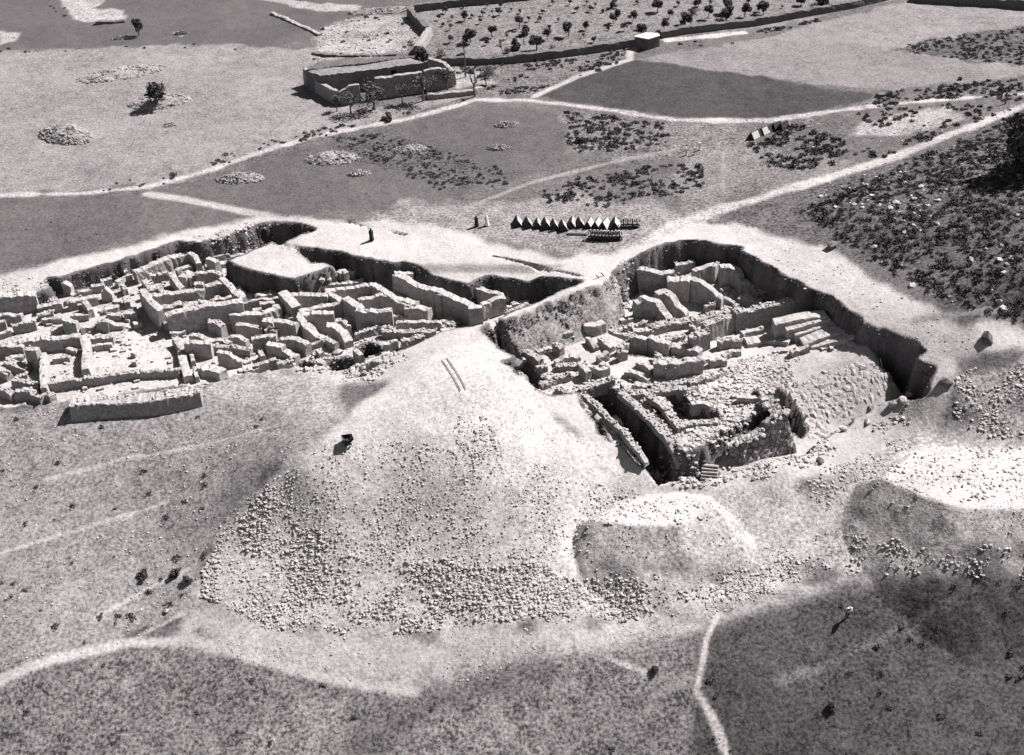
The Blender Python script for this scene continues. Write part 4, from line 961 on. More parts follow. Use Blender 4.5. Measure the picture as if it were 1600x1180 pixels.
W(M_, [(1110,480),(1300,455),(1480,450)], .4, .9, 'course of stones in front of the black inner pit', mat='rubble')
W(M_, [(1200,260),(1330,240),(1420,280)], .6, .7, 'white slabs jutting over the black inner pit', mat='mudlight')
W(N_, [(340,190),(450,200),(560,195)], .7, .6, 'squared course of two long blocks left of the black slit', mat='mudlight', rag=.4)

W(B_, [(740,985),(1180,955),(1650,925),(2090,850)], 1.2, 1.9, 'long low straight stone-faced bank below the left dig', mat='rubble', name='retaining_wall', cat='retaining wall', zone='G', batter=.22, rag=.8)
# short stubs filling the gaps between the traced walls
def stubs(P, zone, n, axes, label, group, mats, seed, avoid):
    r = np.random.default_rng(seed); FL = floor_of(zone); got = []; tries = 0
    x0, y0 = P.min(0); x1, y1 = P.max(0)
    while len(got) < n and tries < 6000:
        tries += 1
        x, y = r.uniform(x0, x1), r.uniform(y0, y1)
        a = axes[int(r.integers(0, 2))] + r.normal(0, .08); L = r.uniform(.9, 2.6)
        p = np.array([[x - math.cos(a) * L / 2, y - math.sin(a) * L / 2], [x, y], [x + math.cos(a) * L / 2, y + math.sin(a) * L / 2]])
        if poly_sdf(P, p[:, 0], p[:, 1]).min() < 1.0: continue
        f = sample(FL, p[:, 0], p[:, 1])
        if np.abs(G(p[:, 0], p[:, 1]) - f).max() > .95: continue
        if any((q[0] - x) ** 2 + (q[1] - y) ** 2 < 2.0 for q in got): continue
        if avoid and poly_sdf(avoid, p[:, 0], p[:, 1]).max() > -.6: continue
        dmin = 9
        for T in TRACED:
            if abs(T[:, 0].mean() - x) < 12: dmin = min(dmin, line_dist(T[:, :2], p[:, 0], p[:, 1]).min())
        if dmin < .75: continue
        got.append((x, y)); h = r.uniform(.45, 1.15); NW[0] += 1
        T = np.c_[p, f + h, np.full(3, h)]
        m = mats[int(r.integers(0, len(mats)))]
        me, o = wall_mesh('wall_stub', T, r.uniform(.45, .7), m, seed=NW[0]); ob = link('wall_stub', me); ob.location = o
        tag(ob, label, 'wall stub', group, 'thing')
    print('stubs', len(got), tries)
stubs(P_LEFT, 'L', 70, (math.radians(19), math.radians(-62)), 'short low mudbrick wall stub standing among the rooms of the left dig', 'short wall stubs of the left dig', ['mud', 'mudlight', 'rubble'], 5, wpoly([(62,532),(300,532),(312,604),(60,612)], -2.9).tolist())
stubs(P_RIGHT, 'R', 34, (math.radians(25), math.radians(-58)), 'short low stone wall stub standing on the floor of the right dig', 'short wall stubs of the right dig', ['rubble', 'mud', 'rubble'], 6, wpoly([(1130,600),(1170,520),(1290,470),(1440,540),(1460,620),(1250,730),(1000,760),(1000,640)], -4.0).tolist())
# the stone bastion: battered retaining wall
def bastion():
    root = empty('bastion', (0, 0, 0), 0, 'battered stone bastion wall with a sharp right corner in the right dig', 'bastion', 'stone and mudbrick walls of the right dig')
    P = [at_z(x, y, z) for (x, y), z in [((1136,716),-6.9),((1160,735),-7.1),((1246,707),-7.2),((1236,680),-7.2),((1214,640),-7.2)]]
    T = [at_z(x, y, z) for (x, y), z in [((1140,700),-4.9),((1166,690),-4.3),((1229,648),-2.6),((1222,636),-2.7),((1203,612),-2.9)]]
    base = Vector((P[1] + P[2]) / 2); root.location = base
    bm = bmesh.new(); rows = []
    nseg = [6, 22, 5, 10]; pts = []
    for k in range(4):
        for i in range(nseg[k] + (k == 3)):
            u = i / nseg[k]; pts.append((P[k] * (1 - u) + P[k + 1] * u, T[k] * (1 - u) + T[k + 1] * u, k + u))
    ntop = 12
    for b, t, par in pts:
        step = 0
        if 1.0 <= par < 2: step = -.5 * float(sstep(1.62, 1.58, np.array(par)) if False else (par < 1.6))
        row = []
        for j in range(ntop + 1):
            u = j / ntop; p = b * (1 - u) + t * u; z = p[2] + step * u
            row.append(bm.verts.new(Vector((p[0] + random.uniform(-.07, .07), p[1] + random.uniform(-.07, .07), z + random.uniform(-.05, .05) - (1.0 if j == 0 else 0))) - base))
        rows.append(row)
    for r0, r1 in zip(rows, rows[1:]):
        for j in range(ntop): bm.faces.new([r0[j], r1[j], r1[j + 1], r0[j + 1]])
    me = bpy.data.meshes.new('wall_face'); bmesh.ops.recalc_face_normals(bm, faces=bm.faces); 
    # thick coping back into the fill
    cx = Vector(at_z(1150, 640, -3.6)) - base
    top = [r[-1] for r in rows]; inner = [bm.verts.new(v.co.lerp(cx, .3) - Vector((0, 0, .25))) for v in top]
    for a in range(len(top) - 1): bm.faces.new([top[a], top[a + 1], inner[a + 1], inner[a]])
    bm.to_mesh(me); bm.free(); me.materials.append(MT['ashlar']); link('wall_face', me, root)
    me2 = bpy.data.meshes.new('coping'); r = np.random.default_rng(3)
    n = 34; pos = []; sc = []
    for k in range(n):
        i = int(r.integers(0, len(rows))); v = rows and np.array(pts[i][1]); par = pts[i][2]
        zz = v[2] + (-.5 if 1.2 < par < 1.62 else 0)
        pos.append((v[0] - base[0] + r.uniform(-.3, .3), v[1] - base[1] + r.uniform(-.05, .6), zz - base[2] + .03)); sc.append(r.uniform(.2, .42))
    V, Fc = merge_instances(STONES, ICO[1], np.array(pos), np.array(sc), r.uniform(0, 6, n))
    link('coping', mesh_np('coping', V, Fc, MT['stone']), root)['kind'] = 'stuff'
bastion()

# stairs ---------------------------------------------------------------
def stairs(o, a, b, n, width, rise, z0, label, zone_dir=1):
    p, q = at_z(*cv(o, [a])[0], z0), at_z(*cv(o, [b])[0], z0 + rise * n)
    d = Vector((q - p)); d.z = 0; run = d.length / n; ang = math.atan2(d.y, d.x)
    root = empty('stairs', p, ang, label, 'stairs')
    for k in range(n):
        mb = MB(); mb.box((run * (k + .5), 0, rise * (k + .5) - .5), (run * 1.04, width, rise + 1.0), jit=.03)
        mb.obj('step', MT['mudlight'], root)
stairs(A_, (935,300), (930,195), 5, .8, .2, -2.0, 'little white staircase against the rear rim of the left dig')
stairs(M_, (1380,1110), (1400,905), 6, 1.6, .22, -7.0, 'worn stone steps in front of the bastion')

# ring pillar and boulders ---------------------------------------------
def lathe(prof, n=14):
    V = []; F = []
    for r, z in prof:
        for k in range(n): V.append((r * math.cos(6.2832 * k / n), r * math.sin(6.2832 * k / n), z))
    for i in range(len(prof) - 1):
        for k in range(n): F.append((i * n + k, i * n + (k + 1) % n, (i + 1) * n + (k + 1) % n, (i + 1) * n + k))
    return V, F
p = top_points(cv(E_, [(1000,620)]), 1.3, 'L')[0]
V, F = lathe([(.42, -1.6), (.38, -.25), (.42, 0), (.42, .08), (.25, .08), (.22, -.12), (.01, -.12)])
o = link('pillar', mesh_np('pillar', V, F, MT['mudlight'])); o.location = p[:3]
tag(o, 'round ringed pillar stump at the corner of the raised earth block', 'pillar')
def boulder(px, py, s, label, zone='L', mat='stone', dz=.15, name='boulder', h=None):
    if zone == 'G': q = on_ground(px, py)[0]
    else: q = on_ground(px, py)[0]
    V = stone_tpl(hash((int(px), int(py))) % 9999, .8)
    V = V * (1 + .1 * np.random.default_rng(int(px)).normal(size=(len(V), 1)))
    o = link(name, mesh_np(name, V * s, ICO[1], MT[mat])); o.location = (q[0], q[1], q[2] + dz * s); o.rotation_euler[2] = random.uniform(0, 6)
    tag(o, label, 'boulder')
    return o
for i, (x, y, s) in enumerate([(500,800,.35),(550,790,.3),(600,770,.34),(650,790,.3),(690,770,.34),(770,760,.36),(700,830,.34),(760,840,.4),(850,820,.62),(580,870,.4),(510,990,.4),(440,990,.25)]):
    c = cv(F_, [(x, y)])[0]; b = boulder(c[0], c[1], s, 'largest boulder in the row above the front hollows of the left dig' if s > .6 else 'white boulder in the row above the front hollows of the left dig')
    b['group'] = 'boulders along the front edge of the left dig'
for i, (x, y, s) in enumerate([(930,960,.36),(975,920,.3),(1000,980,.42),(1060,985,.36),(1120,965,.34),(1130,1030,.55),(1180,1000,.3)]):
    c = cv(F_, [(x, y)])[0]; b = boulder(c[0], c[1], s, 'big egg-shaped boulder lying in the dark front hollow' if s > .5 else 'white boulder piled in the dark front hollow of the left dig')
    b['group'] = 'boulders piled in the front hollow'
for (x, y), s, l, m in [(cv(E_, [(695,715)])[0], .5, 'left one of two boulders under the raised earth block', 'stone'), (cv(E_, [(770,720)])[0], .42, 'right one of two boulders under the raised earth block', 'stone'),
        (cv(G_, [(1290,510)])[0], .55, 'upright boulder beside the small square room near the baulk', 'stone'), (cv(H_, [(430,640)])[0], 1.1, 'large dark hollow-faced boulder on the edge of the spoil slope', 'darkstone'),
        ((1300,388), .9, 'dark boulder where the scrub meets the bare right rim', 'darkstone'), ((1374,151), .9, 'left one of two dark boulders at the tip of the dark field', 'darkstone'), ((1392,150), .9, 'right one of two dark boulders at the tip of the dark field', 'darkstone'),
        (cv(O_, [(940,985)])[0], .55, 'white block at the mouth of the deep corner pit', 'stone'), (cv(O_, [(870,1040)])[0], .6, 'flat white slab before the deep corner pit', 'stone'), (cv(O_, [(780,1085)])[0], .6, 'low slab left of the deep corner pit', 'stone'),
        (cv(O_, [(560,1130)])[0], .6, 'long slab at the foot of the glacis', 'stone'), ((1318,672), .6, 'tilted block below the glacis foot', 'stone'), ((1283,722), .6, 'dark hollowed block below the bastion corner', 'darkstone'),
        ((1478,600), .7, 'dark stump on the bright spur right of the corner pit', 'darkstone'), ((260,956), .32, 'bright white stone beside the dark shrubs on the left slope', 'stone'), ((1355,660), .5, 'pale block on the bright saddle under the glacis', 'stone')]:
    boulder(x, y, s, l, mat=m)

# ------------------------------------------------------------------ dry stone walls of the plain
MT['house2'] = rough_mat('yard wall stone', .19, .8, 2.2, .8, .08)
def DW(pts, h, t, label, mat='drystone', **kw):
    q = hit(*np.array(pts, float).T, H)
    NW[0] += 1
    T = np.c_[q[:, 0], q[:, 1], q[:, 2] + h, np.full(len(q), h)]
    me, org = wall_mesh('dry_stone_wall', T, t, mat, seed=NW[0], ds=.5, rag=1.1, base_drop=.3, batter=.1)
    o = link('dry_stone_wall', me); o.location = org; tag(o, label, 'stone wall', 'dry stone walls around the orchard and fields', 'thing')
DW([(692,101),(760,99),(800,97),(880,88),(940,79),(992,71)], 1.1, .8, 'dark dry stone wall along the near side of the orchard, left of the hut')
DW([(1032,58),(1100,48),(1180,39),(1260,24),(1330,12),(1410,-8)], 1.1, .9, 'dry stone wall along the near side of the orchard, right of the hut')
DW([(648,18),(700,11),(760,5),(840,-3)], 1.2, .8, 'dark dry stone wall along the far left side of the orchard')
DW([(640,25),(655,40),(668,54)], 1.3, .8, 'dark wall piece slanting down at the left corner of the orchard')
DW([(671,55),(662,70),(652,84)], 1.2, .9, 'sunlit pale wall piece at the left corner of the orchard', mat='house2')
DW([(1425,0),(1500,6),(1560,10),(1640,16)], 1.3, 1.0, 'dark boundary wall in the top right corner')
DW([(425,22),(450,32),(485,48),(500,56)], .35, .7, 'low wall of stones edging the dark field at upper left', mat='house2')
DW([(488,84),(510,88),(560,88),(620,86)], .3, .6, 'low curved wall of stones round the bare patch above the farmhouse')
DW([(150,38),(175,36),(196,34)], .5, .8, 'short row of stones under the bare streak at upper left')

# stone clearance heaps
def heap(px, py, a, b, h, rot, label, dens=1):
    c = on_ground(px, py)[0]; r = np.random.default_rng(int(px * 7 + py))
    n = 26; V = []; F = []
    for i in range(n):
        for k in range(n):
            u = (i / (n - 1) * 2 - 1); v = (k / (n - 1) * 2 - 1); m = max(abs(u), abs(v)); rr = math.hypot(u, v) + 1e-9; uu, vv = u * m / rr, v * m / rr
            m2 = math.hypot(uu, vv); x, y = uu * a, vv * b; x, y = x * math.cos(rot) - y * math.sin(rot), x * math.sin(rot) + y * math.cos(rot)
            z = h * (1 - m2 ** 2) * (1 + .5 * float(fbm(np.array(x + c[0]), np.array(y + c[1]), 1.2, 151, 2))) + r.uniform(-.06, .1) - .12 * (m2 > .97)
            V.append((x * (1 + r.uniform(-.06, .06)), y * (1 + r.uniform(-.06, .06)), z + float(G(c[0] + x, c[1] + y)) - c[2]))
    for i in range(n - 1):
        for k in range(n - 1): F.append((i * n + k, (i + 1) * n + k, (i + 1) * n + k + 1, i * n + k + 1))
    V = np.array(V); m = int(a * b * 16 * dens)
    th = r.uniform(0, 6.283, m); q = np.sqrt(r.random(m)) * 1.0; x, y = q * np.cos(th) * a, q * np.sin(th) * b
    X, Y = x * math.cos(rot) - y * math.sin(rot), x * math.sin(rot) + y * math.cos(rot)
    Z = h * (1 - q ** 2) + G(c[0] + X, c[1] + Y) - c[2] + .03
    root = empty('stone_heap', c, 0, label, 'stone heap', 'clearance heaps in the fields')
    link('earth', mesh_np('earth', V, F, MT['rubbleheap']), root)
    S, Fs = merge_instances(STONES, ICO[1], np.stack([X, Y, Z], -1), r.uniform(.09, .26, m), r.uniform(0, 6, m))
    link('stones', mesh_np('stones', S, Fs, MT['rubbleheap']), root)['kind'] = 'stuff'
MT['rubbleheap'] = rough_mat('field stones', .17, .8, 2)
for a in [(190,116,6.5,2.6,.7,.25,'long low ring of stones at upper left'), (250,160,4.6,2.4,.9,.1,'flat stone heap under the lone tree in the left field'), (104,212,4.6,2.6,1.2,-.5,'large dark stone heap in the lower left field'),
        (520,249,3.6,1.8,.8,0,'pale stone heap at the left tip of the dark shrub strip'), (375,280,3.2,1.4,.7,0,'dark stone heap just below the track at left'), (640,234,2.4,1.1,.5,0,'pale stone heap amid the dark shrub strip'),
        (792,196,1.8,.8,.5,0,'small dark heap below the track junction'), (778,232,1.6,.7,.5,0,'small heap right of the dark shrub strip'), (562,272,1.6,.8,.4,0,'small heap below the pale heap of the shrub strip'),
        (284,53,1.2,.5,.5,0,'little pale heap on the dark field at upper left'), (195,60,2.2,.5,.3,.1,'low scatter of stones under the small dark tree'), (265,196,.9,.6,.3,0,'tiny white heap right of the large dark heap'), (600,18,6,1.4,.5,.05,'long pale bank of stones above the bare patch')]: heap(*a)

A = np.array(TOPS)
V, Fc = merge_instances(STONES, ICO[1], A[:, :3], A[:, 3], rng.uniform(0, 6.3, len(A)))
tag(link('wall_rubble', mesh_np('wall_rubble', V, Fc, MT['stone'])), 'loose stones and broken brick lying along the wall tops of both digs', 'rubble', kind='stuff')
# ------------------------------------------------------------------ trees
def crown_mesh(seed, n, rx, rz, leaf, sparse=0):
    r = np.random.default_rng(seed); V = []
    lobes = [(r.normal(size=3) * np.array([.34, .34, .26])) for _ in range(7)]
    for k in range(n):
        lb = lobes[k % 7]
        u = r.normal(size=3); u /= np.linalg.norm(u)
        c = lb + u * r.uniform(.2, .55) * (1 if not sparse else r.uniform(.8, 1.5)); c *= np.array([rx, rx, rz])
        e = r.normal(size=3); e /= np.linalg.norm(e); f = np.cross(e, r.normal(size=3)); f /= np.linalg.norm(f); w = leaf * r.uniform(.6, 1.3)
        V += [c - e * w - f * w * .6, c + e * w - f * w * .6, c + e * w * .8 + f * w * .7, c - e * w * .7 + f * w * .6]
    return np.array(V), np.arange(n * 4).reshape(-1, 4)
def trunk_mesh(seed, h, r0, crown_r):
    r = random.Random(seed); mb = MB()
    lean = (r.uniform(-.12, .12), r.uniform(-.12, .12)); top = Vector((lean[0] * h, lean[1] * h, h))
    mb.tube([(0, 0, -.2), (lean[0] * h * .3, lean[1] * h * .5, h * .5), top], [r0 * 1.3, r0 * .9, r0 * .75])
    for k in range(4):
        a = k * 1.57 + r.uniform(-.5, .5); e = top + Vector((math.cos(a) * crown_r * .55, math.sin(a) * crown_r * .55, crown_r * .7))
        mb.tube([top - Vector((0, 0, .1)), top.lerp(e, .5) + Vector((0, 0, .05)), e], [r0 * .6, r0 * .4, r0 * .2], 5)
    return mb.mesh('trunk', MT['bark'])
TV = []
for k in range(6):
    V, F = crown_mesh(200 + k, 900, 1.15, .95, .125)
    VL, FL_ = crown_mesh(300 + k, 620, 1.2, 1.05, .085, 1)
    TV.append((trunk_mesh(k, 1.0, .12, 1.0), mesh_np('crown', V + np.array([0, 0, 1.75]), F, MT['leaf']), mesh_np('crown', VL + np.array([0, 0, 1.75]), FL_, MT['leaflight'])))
def tree(foot, crown_r, k, label, group, light=False, name='tree', trunk=1.0, cat='tree', sq=1.0):
    """crown_r: crown radius; trunk: bare stem height"""
    root = empty(name, foot, random.uniform(0, 6.28), label, cat, group)
    t = link('trunk', TV[k % 6][0], root); c = link('crown', TV[k % 6][2 if light else 1], root)
    s = crown_r / 1.1
    t.scale = (s * .9, s * .9, max(trunk, .05)); c.scale = (s, s, s * sq); c.location.z = trunk - 1.0 * s * sq + (0 if trunk > .3 else -.25 * s)
    return root
T1 = [(370,90,25),(300,170,20),(440,180,20),(570,155,35),(650,155,15),(860,120,18),(930,110,28),(730,210,20),(805,50,18),(945,40,22),(1150,110,15),(420,265,25),(350,245,15),(415,395,28),(1010,370,22),(800,430,22),(1380,110,15),(1490,15,22),(1350,185,20),(1235,190,20),(150,250,18),(1100,440,36),(760,130,18),(1060,90,16),(560,60,14),(1450,280,20),(940,430,20)]
T2 = [(365,260,32),(420,80,22),(375,20,18),(855,150,38),(1235,130,30),(1465,130,38),(1180,240,38),(765,270,28),(345,360,20),(450,400,22),(200,20,20),(670,0,35),(545,115,10),(270,90,20),(460,40,18),(900,15,16),(600,290,14),(75,200,16),(1540,20,26),(1330,30,18)]
T3 = [(5,130,30),(700,75,25),(350,40,50),(190,15,25),(40,30,30),(590,10,18),(940,60,14)]
def place(o, x, y, r, label, group, light=False, foot=None, k=0, name='tree', bush=False):
    c = cv(o, [(x, y)])[0]; rp = r / 6.667
    f = cv(o, [foot])[0] if foot else (c[0] + rp * .15, c[1] + rp * (1.9 if not bush else .7))
    g = on_ground(*f)[0]; dist = np.linalg.norm(g - CAM); m = dist / F_PX
    cr = max(.3, rp * m * 1.18); pitch_cos = .92
    hgt = (f[1] - c[1]) * m / pitch_cos                       # crown centre height
    return tree(g, cr, k, label, group, light, name, trunk=max(hgt - cr * .75, .05 if bush else .2))
k = 0
GRP = 'small trees in the walled orchard'
P1, P2, P3 = (640, 0), (860, 0), (1080, 0)
for o, L, lab in ((P1, T1, 'small young tree in the left half of the walled orchard'), (P2, T2, 'small young tree in the middle of the walled orchard above the hut'), (P3, T3, 'small young tree in the right end of the walled orchard')):
    for x, y, r in L: k += 1; place(o, x, y, r, lab, GRP, light=(k % 3 == 0), k=k)
for o, x, y, r, ft, lab in [(P1,605,355,60,(635,442),'wide dark tree near the left corner of the orchard with shadow at left'), (P1,850,315,45,(862,395),'round dark tree with a white stone showing above it'), (P1,1150,205,38,(1145,300),'dark tree on a tall thin stem in the left half of the orchard'),
        (P1,1225,300,38,(1215,360),'rear one of two overlapping round trees left of the biggest orchard tree'), (P1,1185,360,45,(1190,455),'front one of two overlapping round trees left of the biggest orchard tree'), (P1,1305,425,62,(1320,532),'biggest round dark tree at the near edge of the orchard'),
        (P1,1420,330,35,(1437,408),'leafy tree right of the biggest orchard tree'), (P2,175,280,52,(186,378),'round dark tree on a short stem left of the hut'), (P2,605,50,32,(650,80),'dark tree near the top edge above the hut'), (P2,715,120,32,(700,160),'upper one of a leaning pair of trees above the hut'),
        (P2,640,180,35,(655,245),'lower one of a leaning pair of trees above the hut'), (P2,1115,45,50,(1115,132),'dark tree with a clear flat shadow right above the hut'), (P2,1405,185,55,(1400,260),'large dense round tree up right of the hut'),
        (P3,175,100,42,(178,192),'tall oval dark tree right of the dense round tree'), (P3,355,135,58,(362,212),'broad dark tree with two bars of shadow'), (P3,565,85,48,(562,178),'dark tree with a stout straight trunk'), (P3,750,75,48,(752,152),'loose grey tree with a flat shadow near the orchard end'),
        (P3,1140,0,42,(1142,62),'tree cut by the top edge, left of the last one'), (P3,1340,5,66,(1346,72),'large dark tree cut by the top edge at the right end of the orchard')]:
    k += 1; place(o, x, y, r, lab, GRP, foot=ft, k=k)
for o, x, y, r, lab in [(P1,330,560,50,'grey bush inside the orchard wall near the farmhouse'), (P1,520,580,36,'bush behind the telegraph pole'), (P1,130,560,72,'big dark bush behind the farmhouse corner'), (P1,1010,530,36,'grey bush by the leaning sapling'), (P1,1100,500,38,'dark low bush left of the biggest orchard tree'), (P2,945,285,46,'long dark low bush just above the hut'),
        (P1,1480,490,25,'small grey bush at the near orchard edge'), (P1,800,740,55,'grey bush right of the telegraph pole')]:
    k += 1; place(o, x, y, r, lab, 'bushes around the orchard', light='grey' in lab, k=k, name='bush', bush=True)
Z4 = 5.0
def z4(x, y): return (460 + x / 5, 70 + y / 5)
for i, (fx, fy, cx_, cy_, r, lab) in enumerate([(335,520,300,440,34,'leftmost thin tree in front of the farmhouse wall'),(442,545,420,440,50,'second thin tree from the left in front of the farmhouse wall'),(622,503,585,390,70,'bushy grey tree before the gap in the farmhouse wall'),(845,463,800,370,42,'slender tree at the middle of the farmhouse front wall'),(1005,440,965,310,60,'leafy tree right of the middle of the farmhouse front wall'),(1195,365,1160,255,52,'grey tree at the right end of the farmhouse front wall')]):
    g = on_ground(*z4(fx, fy))[0]; m = np.linalg.norm(g - CAM) / F_PX
    t = tree(g, 1.35 * r / 5 * m, i, lab, 'trees in front of the farmhouse', light=True, trunk=max(.8, (fy - cy_) / 5 * m / .92 - r / 5 * m * .6))
g = on_ground(*z4(1500, 320))[0]; tree(g, .85, 2, 'grey tree right of the bare tree by the track', None, light=True, trunk=1.0)
g = on_ground(*z4(735, 590))[0]; tree(g, .7, 3, 'round bush beside the track below the farmhouse', None, name='bush', cat='bush', trunk=.05)
g = on_ground(248, 167)[0]; tree(g, 1.55, 4, 'lone round dark tree on a stone heap in the left field', None, trunk=1.5, sq=.9)
g = on_ground(217, 56)[0]; tree(g, .75, 1, 'small dark upright tree on the dark field at upper left', None, trunk=1.0, sq=1.7)
g = on_ground(1606, 262)[0]; rt = tree(g, 3.0, 5, 'large dark tree cut by the right edge above the scrub', None, trunk=.6, sq=1.2); VB, FB = crown_mesh(900, 4200, 1.15, .95, .055); rt.children[1].data = mesh_np('crown', VB + np.array([0, 0, 1.75]), FB, MT['leaf'])
for (x, y), s, lab in [((1300,1108), .5, 'dark bush right of the white footpath in the foreground'), ((1022,1050), .42, 'dark shrub with a pale line beneath in the foreground'), ((225,902), .5, 'darkest shrub beside the faint path on the left slope'), ((273,900), .5, 'dark shrub just right of the darkest one on the left slope'), ((293,908), .42, 'dark shrub nearest the foot of the stony fan'), ((905,222), .6, 'dark bush at the left end of the rough scrub band'), ((1500,125), .35, 'tiny dark bush on the right edge track')]:
    g = on_ground(x, y)[0]; tree(g, s, int(x) % 6, lab, None, name='bush', cat='bush', trunk=.05)

# bare tree, poles ------------------------------------------------------
g = on_ground(*z4(1410, 405))[0]
root = empty('bare_tree', g, 0, 'bare pollarded tree with knobbly branches beside the track', 'tree')
mb = MB(); mb.tube([(0, 0, -.2), (-.05, 0, 1.2), (0, 0, 2.0)], [.17, .13, .11]); mb.obj('trunk', MT['bark'], root)
for a, l in ((0, 1.1), (1.3, 1.3), (2.6, 1.2), (4.2, .9), (5.3, 1.0)):
    mb = MB(); mb.tube([(0, 0, 1.7), (math.cos(a) * .4, math.sin(a) * .4, 2.1), (math.cos(a) * .55, math.sin(a) * .5, 1.8 + l), (math.cos(a) * .58, math.sin(a) * .5, 2.0 + l)], [.08, .07, .07, .13], 6); mb.obj('branch', MT['bark'], root)
def pole(px, py, h, label, arm=False):
    g = on_ground(px, py)[0]; root = empty('telegraph_pole' if arm else 'post', g, 0, label, 'pole' if arm else 'post')
    mb = MB(); mb.tube([(0, 0, -.3), (0, 0, h * .5), (0, 0, h)], [.11, .1, .08]); mb.obj('shaft', MT['wood'], root)
    if arm:
        mb = MB(); mb.box((0, 0, h * .82), (.7, .09, .12), rz=.5); mb.obj('crossarm', MT['wood'], root)
        mb = MB(); mb.tube([(0, 0, h), (0, 0, h + .22)], [.14, .12]); mb.obj('insulator', MT['dark'], root)
pole(*z4(1340, 250), 4.3, 'dark telegraph pole standing behind the farmhouse yard', True)
pole(1571, 162, 1.6, 'short dark post beside the road near the right edge')
pole(*z4(1255, 325), 1.9, 'pale gatepost at the right end of the farmhouse wall')
for x, y, l in ((1072,243,'left one of three white marker posts above the triangular tubs'), (1085,242,'middle one of three white marker posts above the triangular tubs'), (1093,235,'right one of three white marker posts above the triangular tubs')):
    g = on_ground(x, y)[0]; root = empty('marker_post', g, 0, l, 'post', 'white marker posts')
    mb = MB(); mb.box((0, 0, .5), (.22, .22, 1.1), taper=.8); mb.obj('shaft', MT['white'], root); mb = MB(); mb.box((0, 0, .03), (.4, .4, .1)); mb.obj('base', MT['stone'], root)
# leaning sapling in the orchard
a = on_ground(793, 96)[0]; root = empty('sapling', a, 0, 'thin leaning sapling at the near orchard wall', 'tree')
mb = MB(); mb.tube([(0, 0, -.1), (-.5, .1, 1.2), (-.9, .3, 2.4)], [.09, .07, .04]); mb.obj('trunk', MT['bark'], root)
V, F = crown_mesh(77, 40, .28, .4, .1); o = link('crown', mesh_np('crown', V + np.array([-.9, .3, 2.4]), F, MT['leaf']), root)

# farmhouse -------------------------------------------------------------
def V2(p): return np.array(p[:2])
ZR = 2.9
FL, FR = V2(at_z(*z4(210, 243), ZR)), V2(at_z(*z4(1040, 138), ZR))
BL, BR = V2(at_z(*z4(98, 213), ZR)), V2(at_z(*z4(885, 82), ZR))
dep = ((BL - FL) + (BR - FR)) / 2; ctr = (FL + FR) / 2
u = (FR - FL) / np.linalg.norm(FR - FL); nrm = np.array([u[1], -u[0]])       # towards the yard
house = empty('farmhouse', (ctr[0], ctr[1], 0), 0, 'long low flat-roofed stone farmhouse range behind its yard wall', 'farmhouse')
L2 = lambda p: (p[0] - ctr[0], p[1] - ctr[1])
mb = MB()
ring = [L2(FL), L2(FR), L2(FR + dep), L2(FL + dep)]
n = 40
bm = mb.bm
def wallgrid(a, b, z0, z1, skip=None, nx=40, nz=6):
    g = [[bm.verts.new((a[0] + (b[0] - a[0]) * i / nx + random.uniform(-.04, .04), a[1] + (b[1] - a[1]) * i / nx + random.uniform(-.04, .04), z0 + (z1 - z0) * j / nz + (random.uniform(-.12, .1) if j == nz else 0))) for j in range(nz + 1)] for i in range(nx + 1)]
    for i in range(nx):
        for j in range(nz):
            if skip and skip(i, j): continue
            bm.faces.new([g[i][j], g[i + 1][j], g[i + 1][j + 1], g[i][j + 1]])
wallgrid(ring[0], ring[1], -.3, ZR, lambda i, j: i in (26, 27) and j < 5)
wallgrid(ring[1], ring[2], -.3, ZR, nx=10); wallgrid(ring[2], ring[3], -.3, ZR); wallgrid(ring[3], ring[0], -.3, ZR, nx=10)
bmesh.ops.remove_doubles(bm, verts=bm.verts, dist=.02)
mb.obj('wall', MT['house'], house)
rf = MB(); inset = .985
cx0 = (ring[0][0] + ring[2][0]) / 2; cy0 = (ring[0][1] + ring[2][1]) / 2
NXR, NYR = 40, 8
gv = [[None] * (NYR + 1) for _ in range(NXR + 1)]
for i in range(NXR + 1):
    for j in range(NYR + 1):
        a, b = .004 + .992 * i / NXR, .02 + .96 * j / NYR
        x = ring[0][0] + (ring[1][0] - ring[0][0]) * a + (ring[3][0] - ring[0][0]) * b; y = ring[0][1] + (ring[1][1] - ring[0][1]) * a + (ring[3][1] - ring[0][1]) * b
        gv[i][j] = rf.bm.verts.new((x, y, ZR - .18 + random.uniform(-.04, .05) + .1 * math.sin(a * 9)))
for i in range(NXR):
    for j in range(NYR): rf.bm.faces.new([gv[i][j], gv[i + 1][j], gv[i + 1][j + 1], gv[i][j + 1]])
rf.obj('roof', MT['roof'], house)
q = np.array(ring[0]) + (np.array(ring[1]) - np.array(ring[0])) * (27 / 40); back = -nrm * .45
d_ = MB(); d_.box((q[0] + back[0], q[1] + back[1], 1.15), (1.15, .08, 2.4), rz=math.atan2(u[1], u[0])); d_.obj('door', MT['black'], house)
def yardwall(name, pts, hs, t, label):
    q = [on_ground(*z4(*p))[0] for p in pts]; NW[0] += 1
    T = np.array([(a[0], a[1], a[2] + h, h) for a, h in zip(q, hs)])
    me, org = wall_mesh(name, T, t, 'house2', seed=NW[0], ds=.45, rag=.8, base_drop=.3, batter=.05)
    o = link(name, me); o.location = org; tag(o, label, 'yard wall', 'yard walls of the farmhouse', 'thing'); return T
yardwall('yard_wall', [(95,305),(200,380),(345,465)], [2.4,1.9,2.0], .6, 'pale end wall on the left of the farmhouse yard')
yardwall('yard_wall', [(360,466),(440,455),(520,442)], [2.0,2.6,2.7], .6, 'ragged left part of the farmhouse front wall')
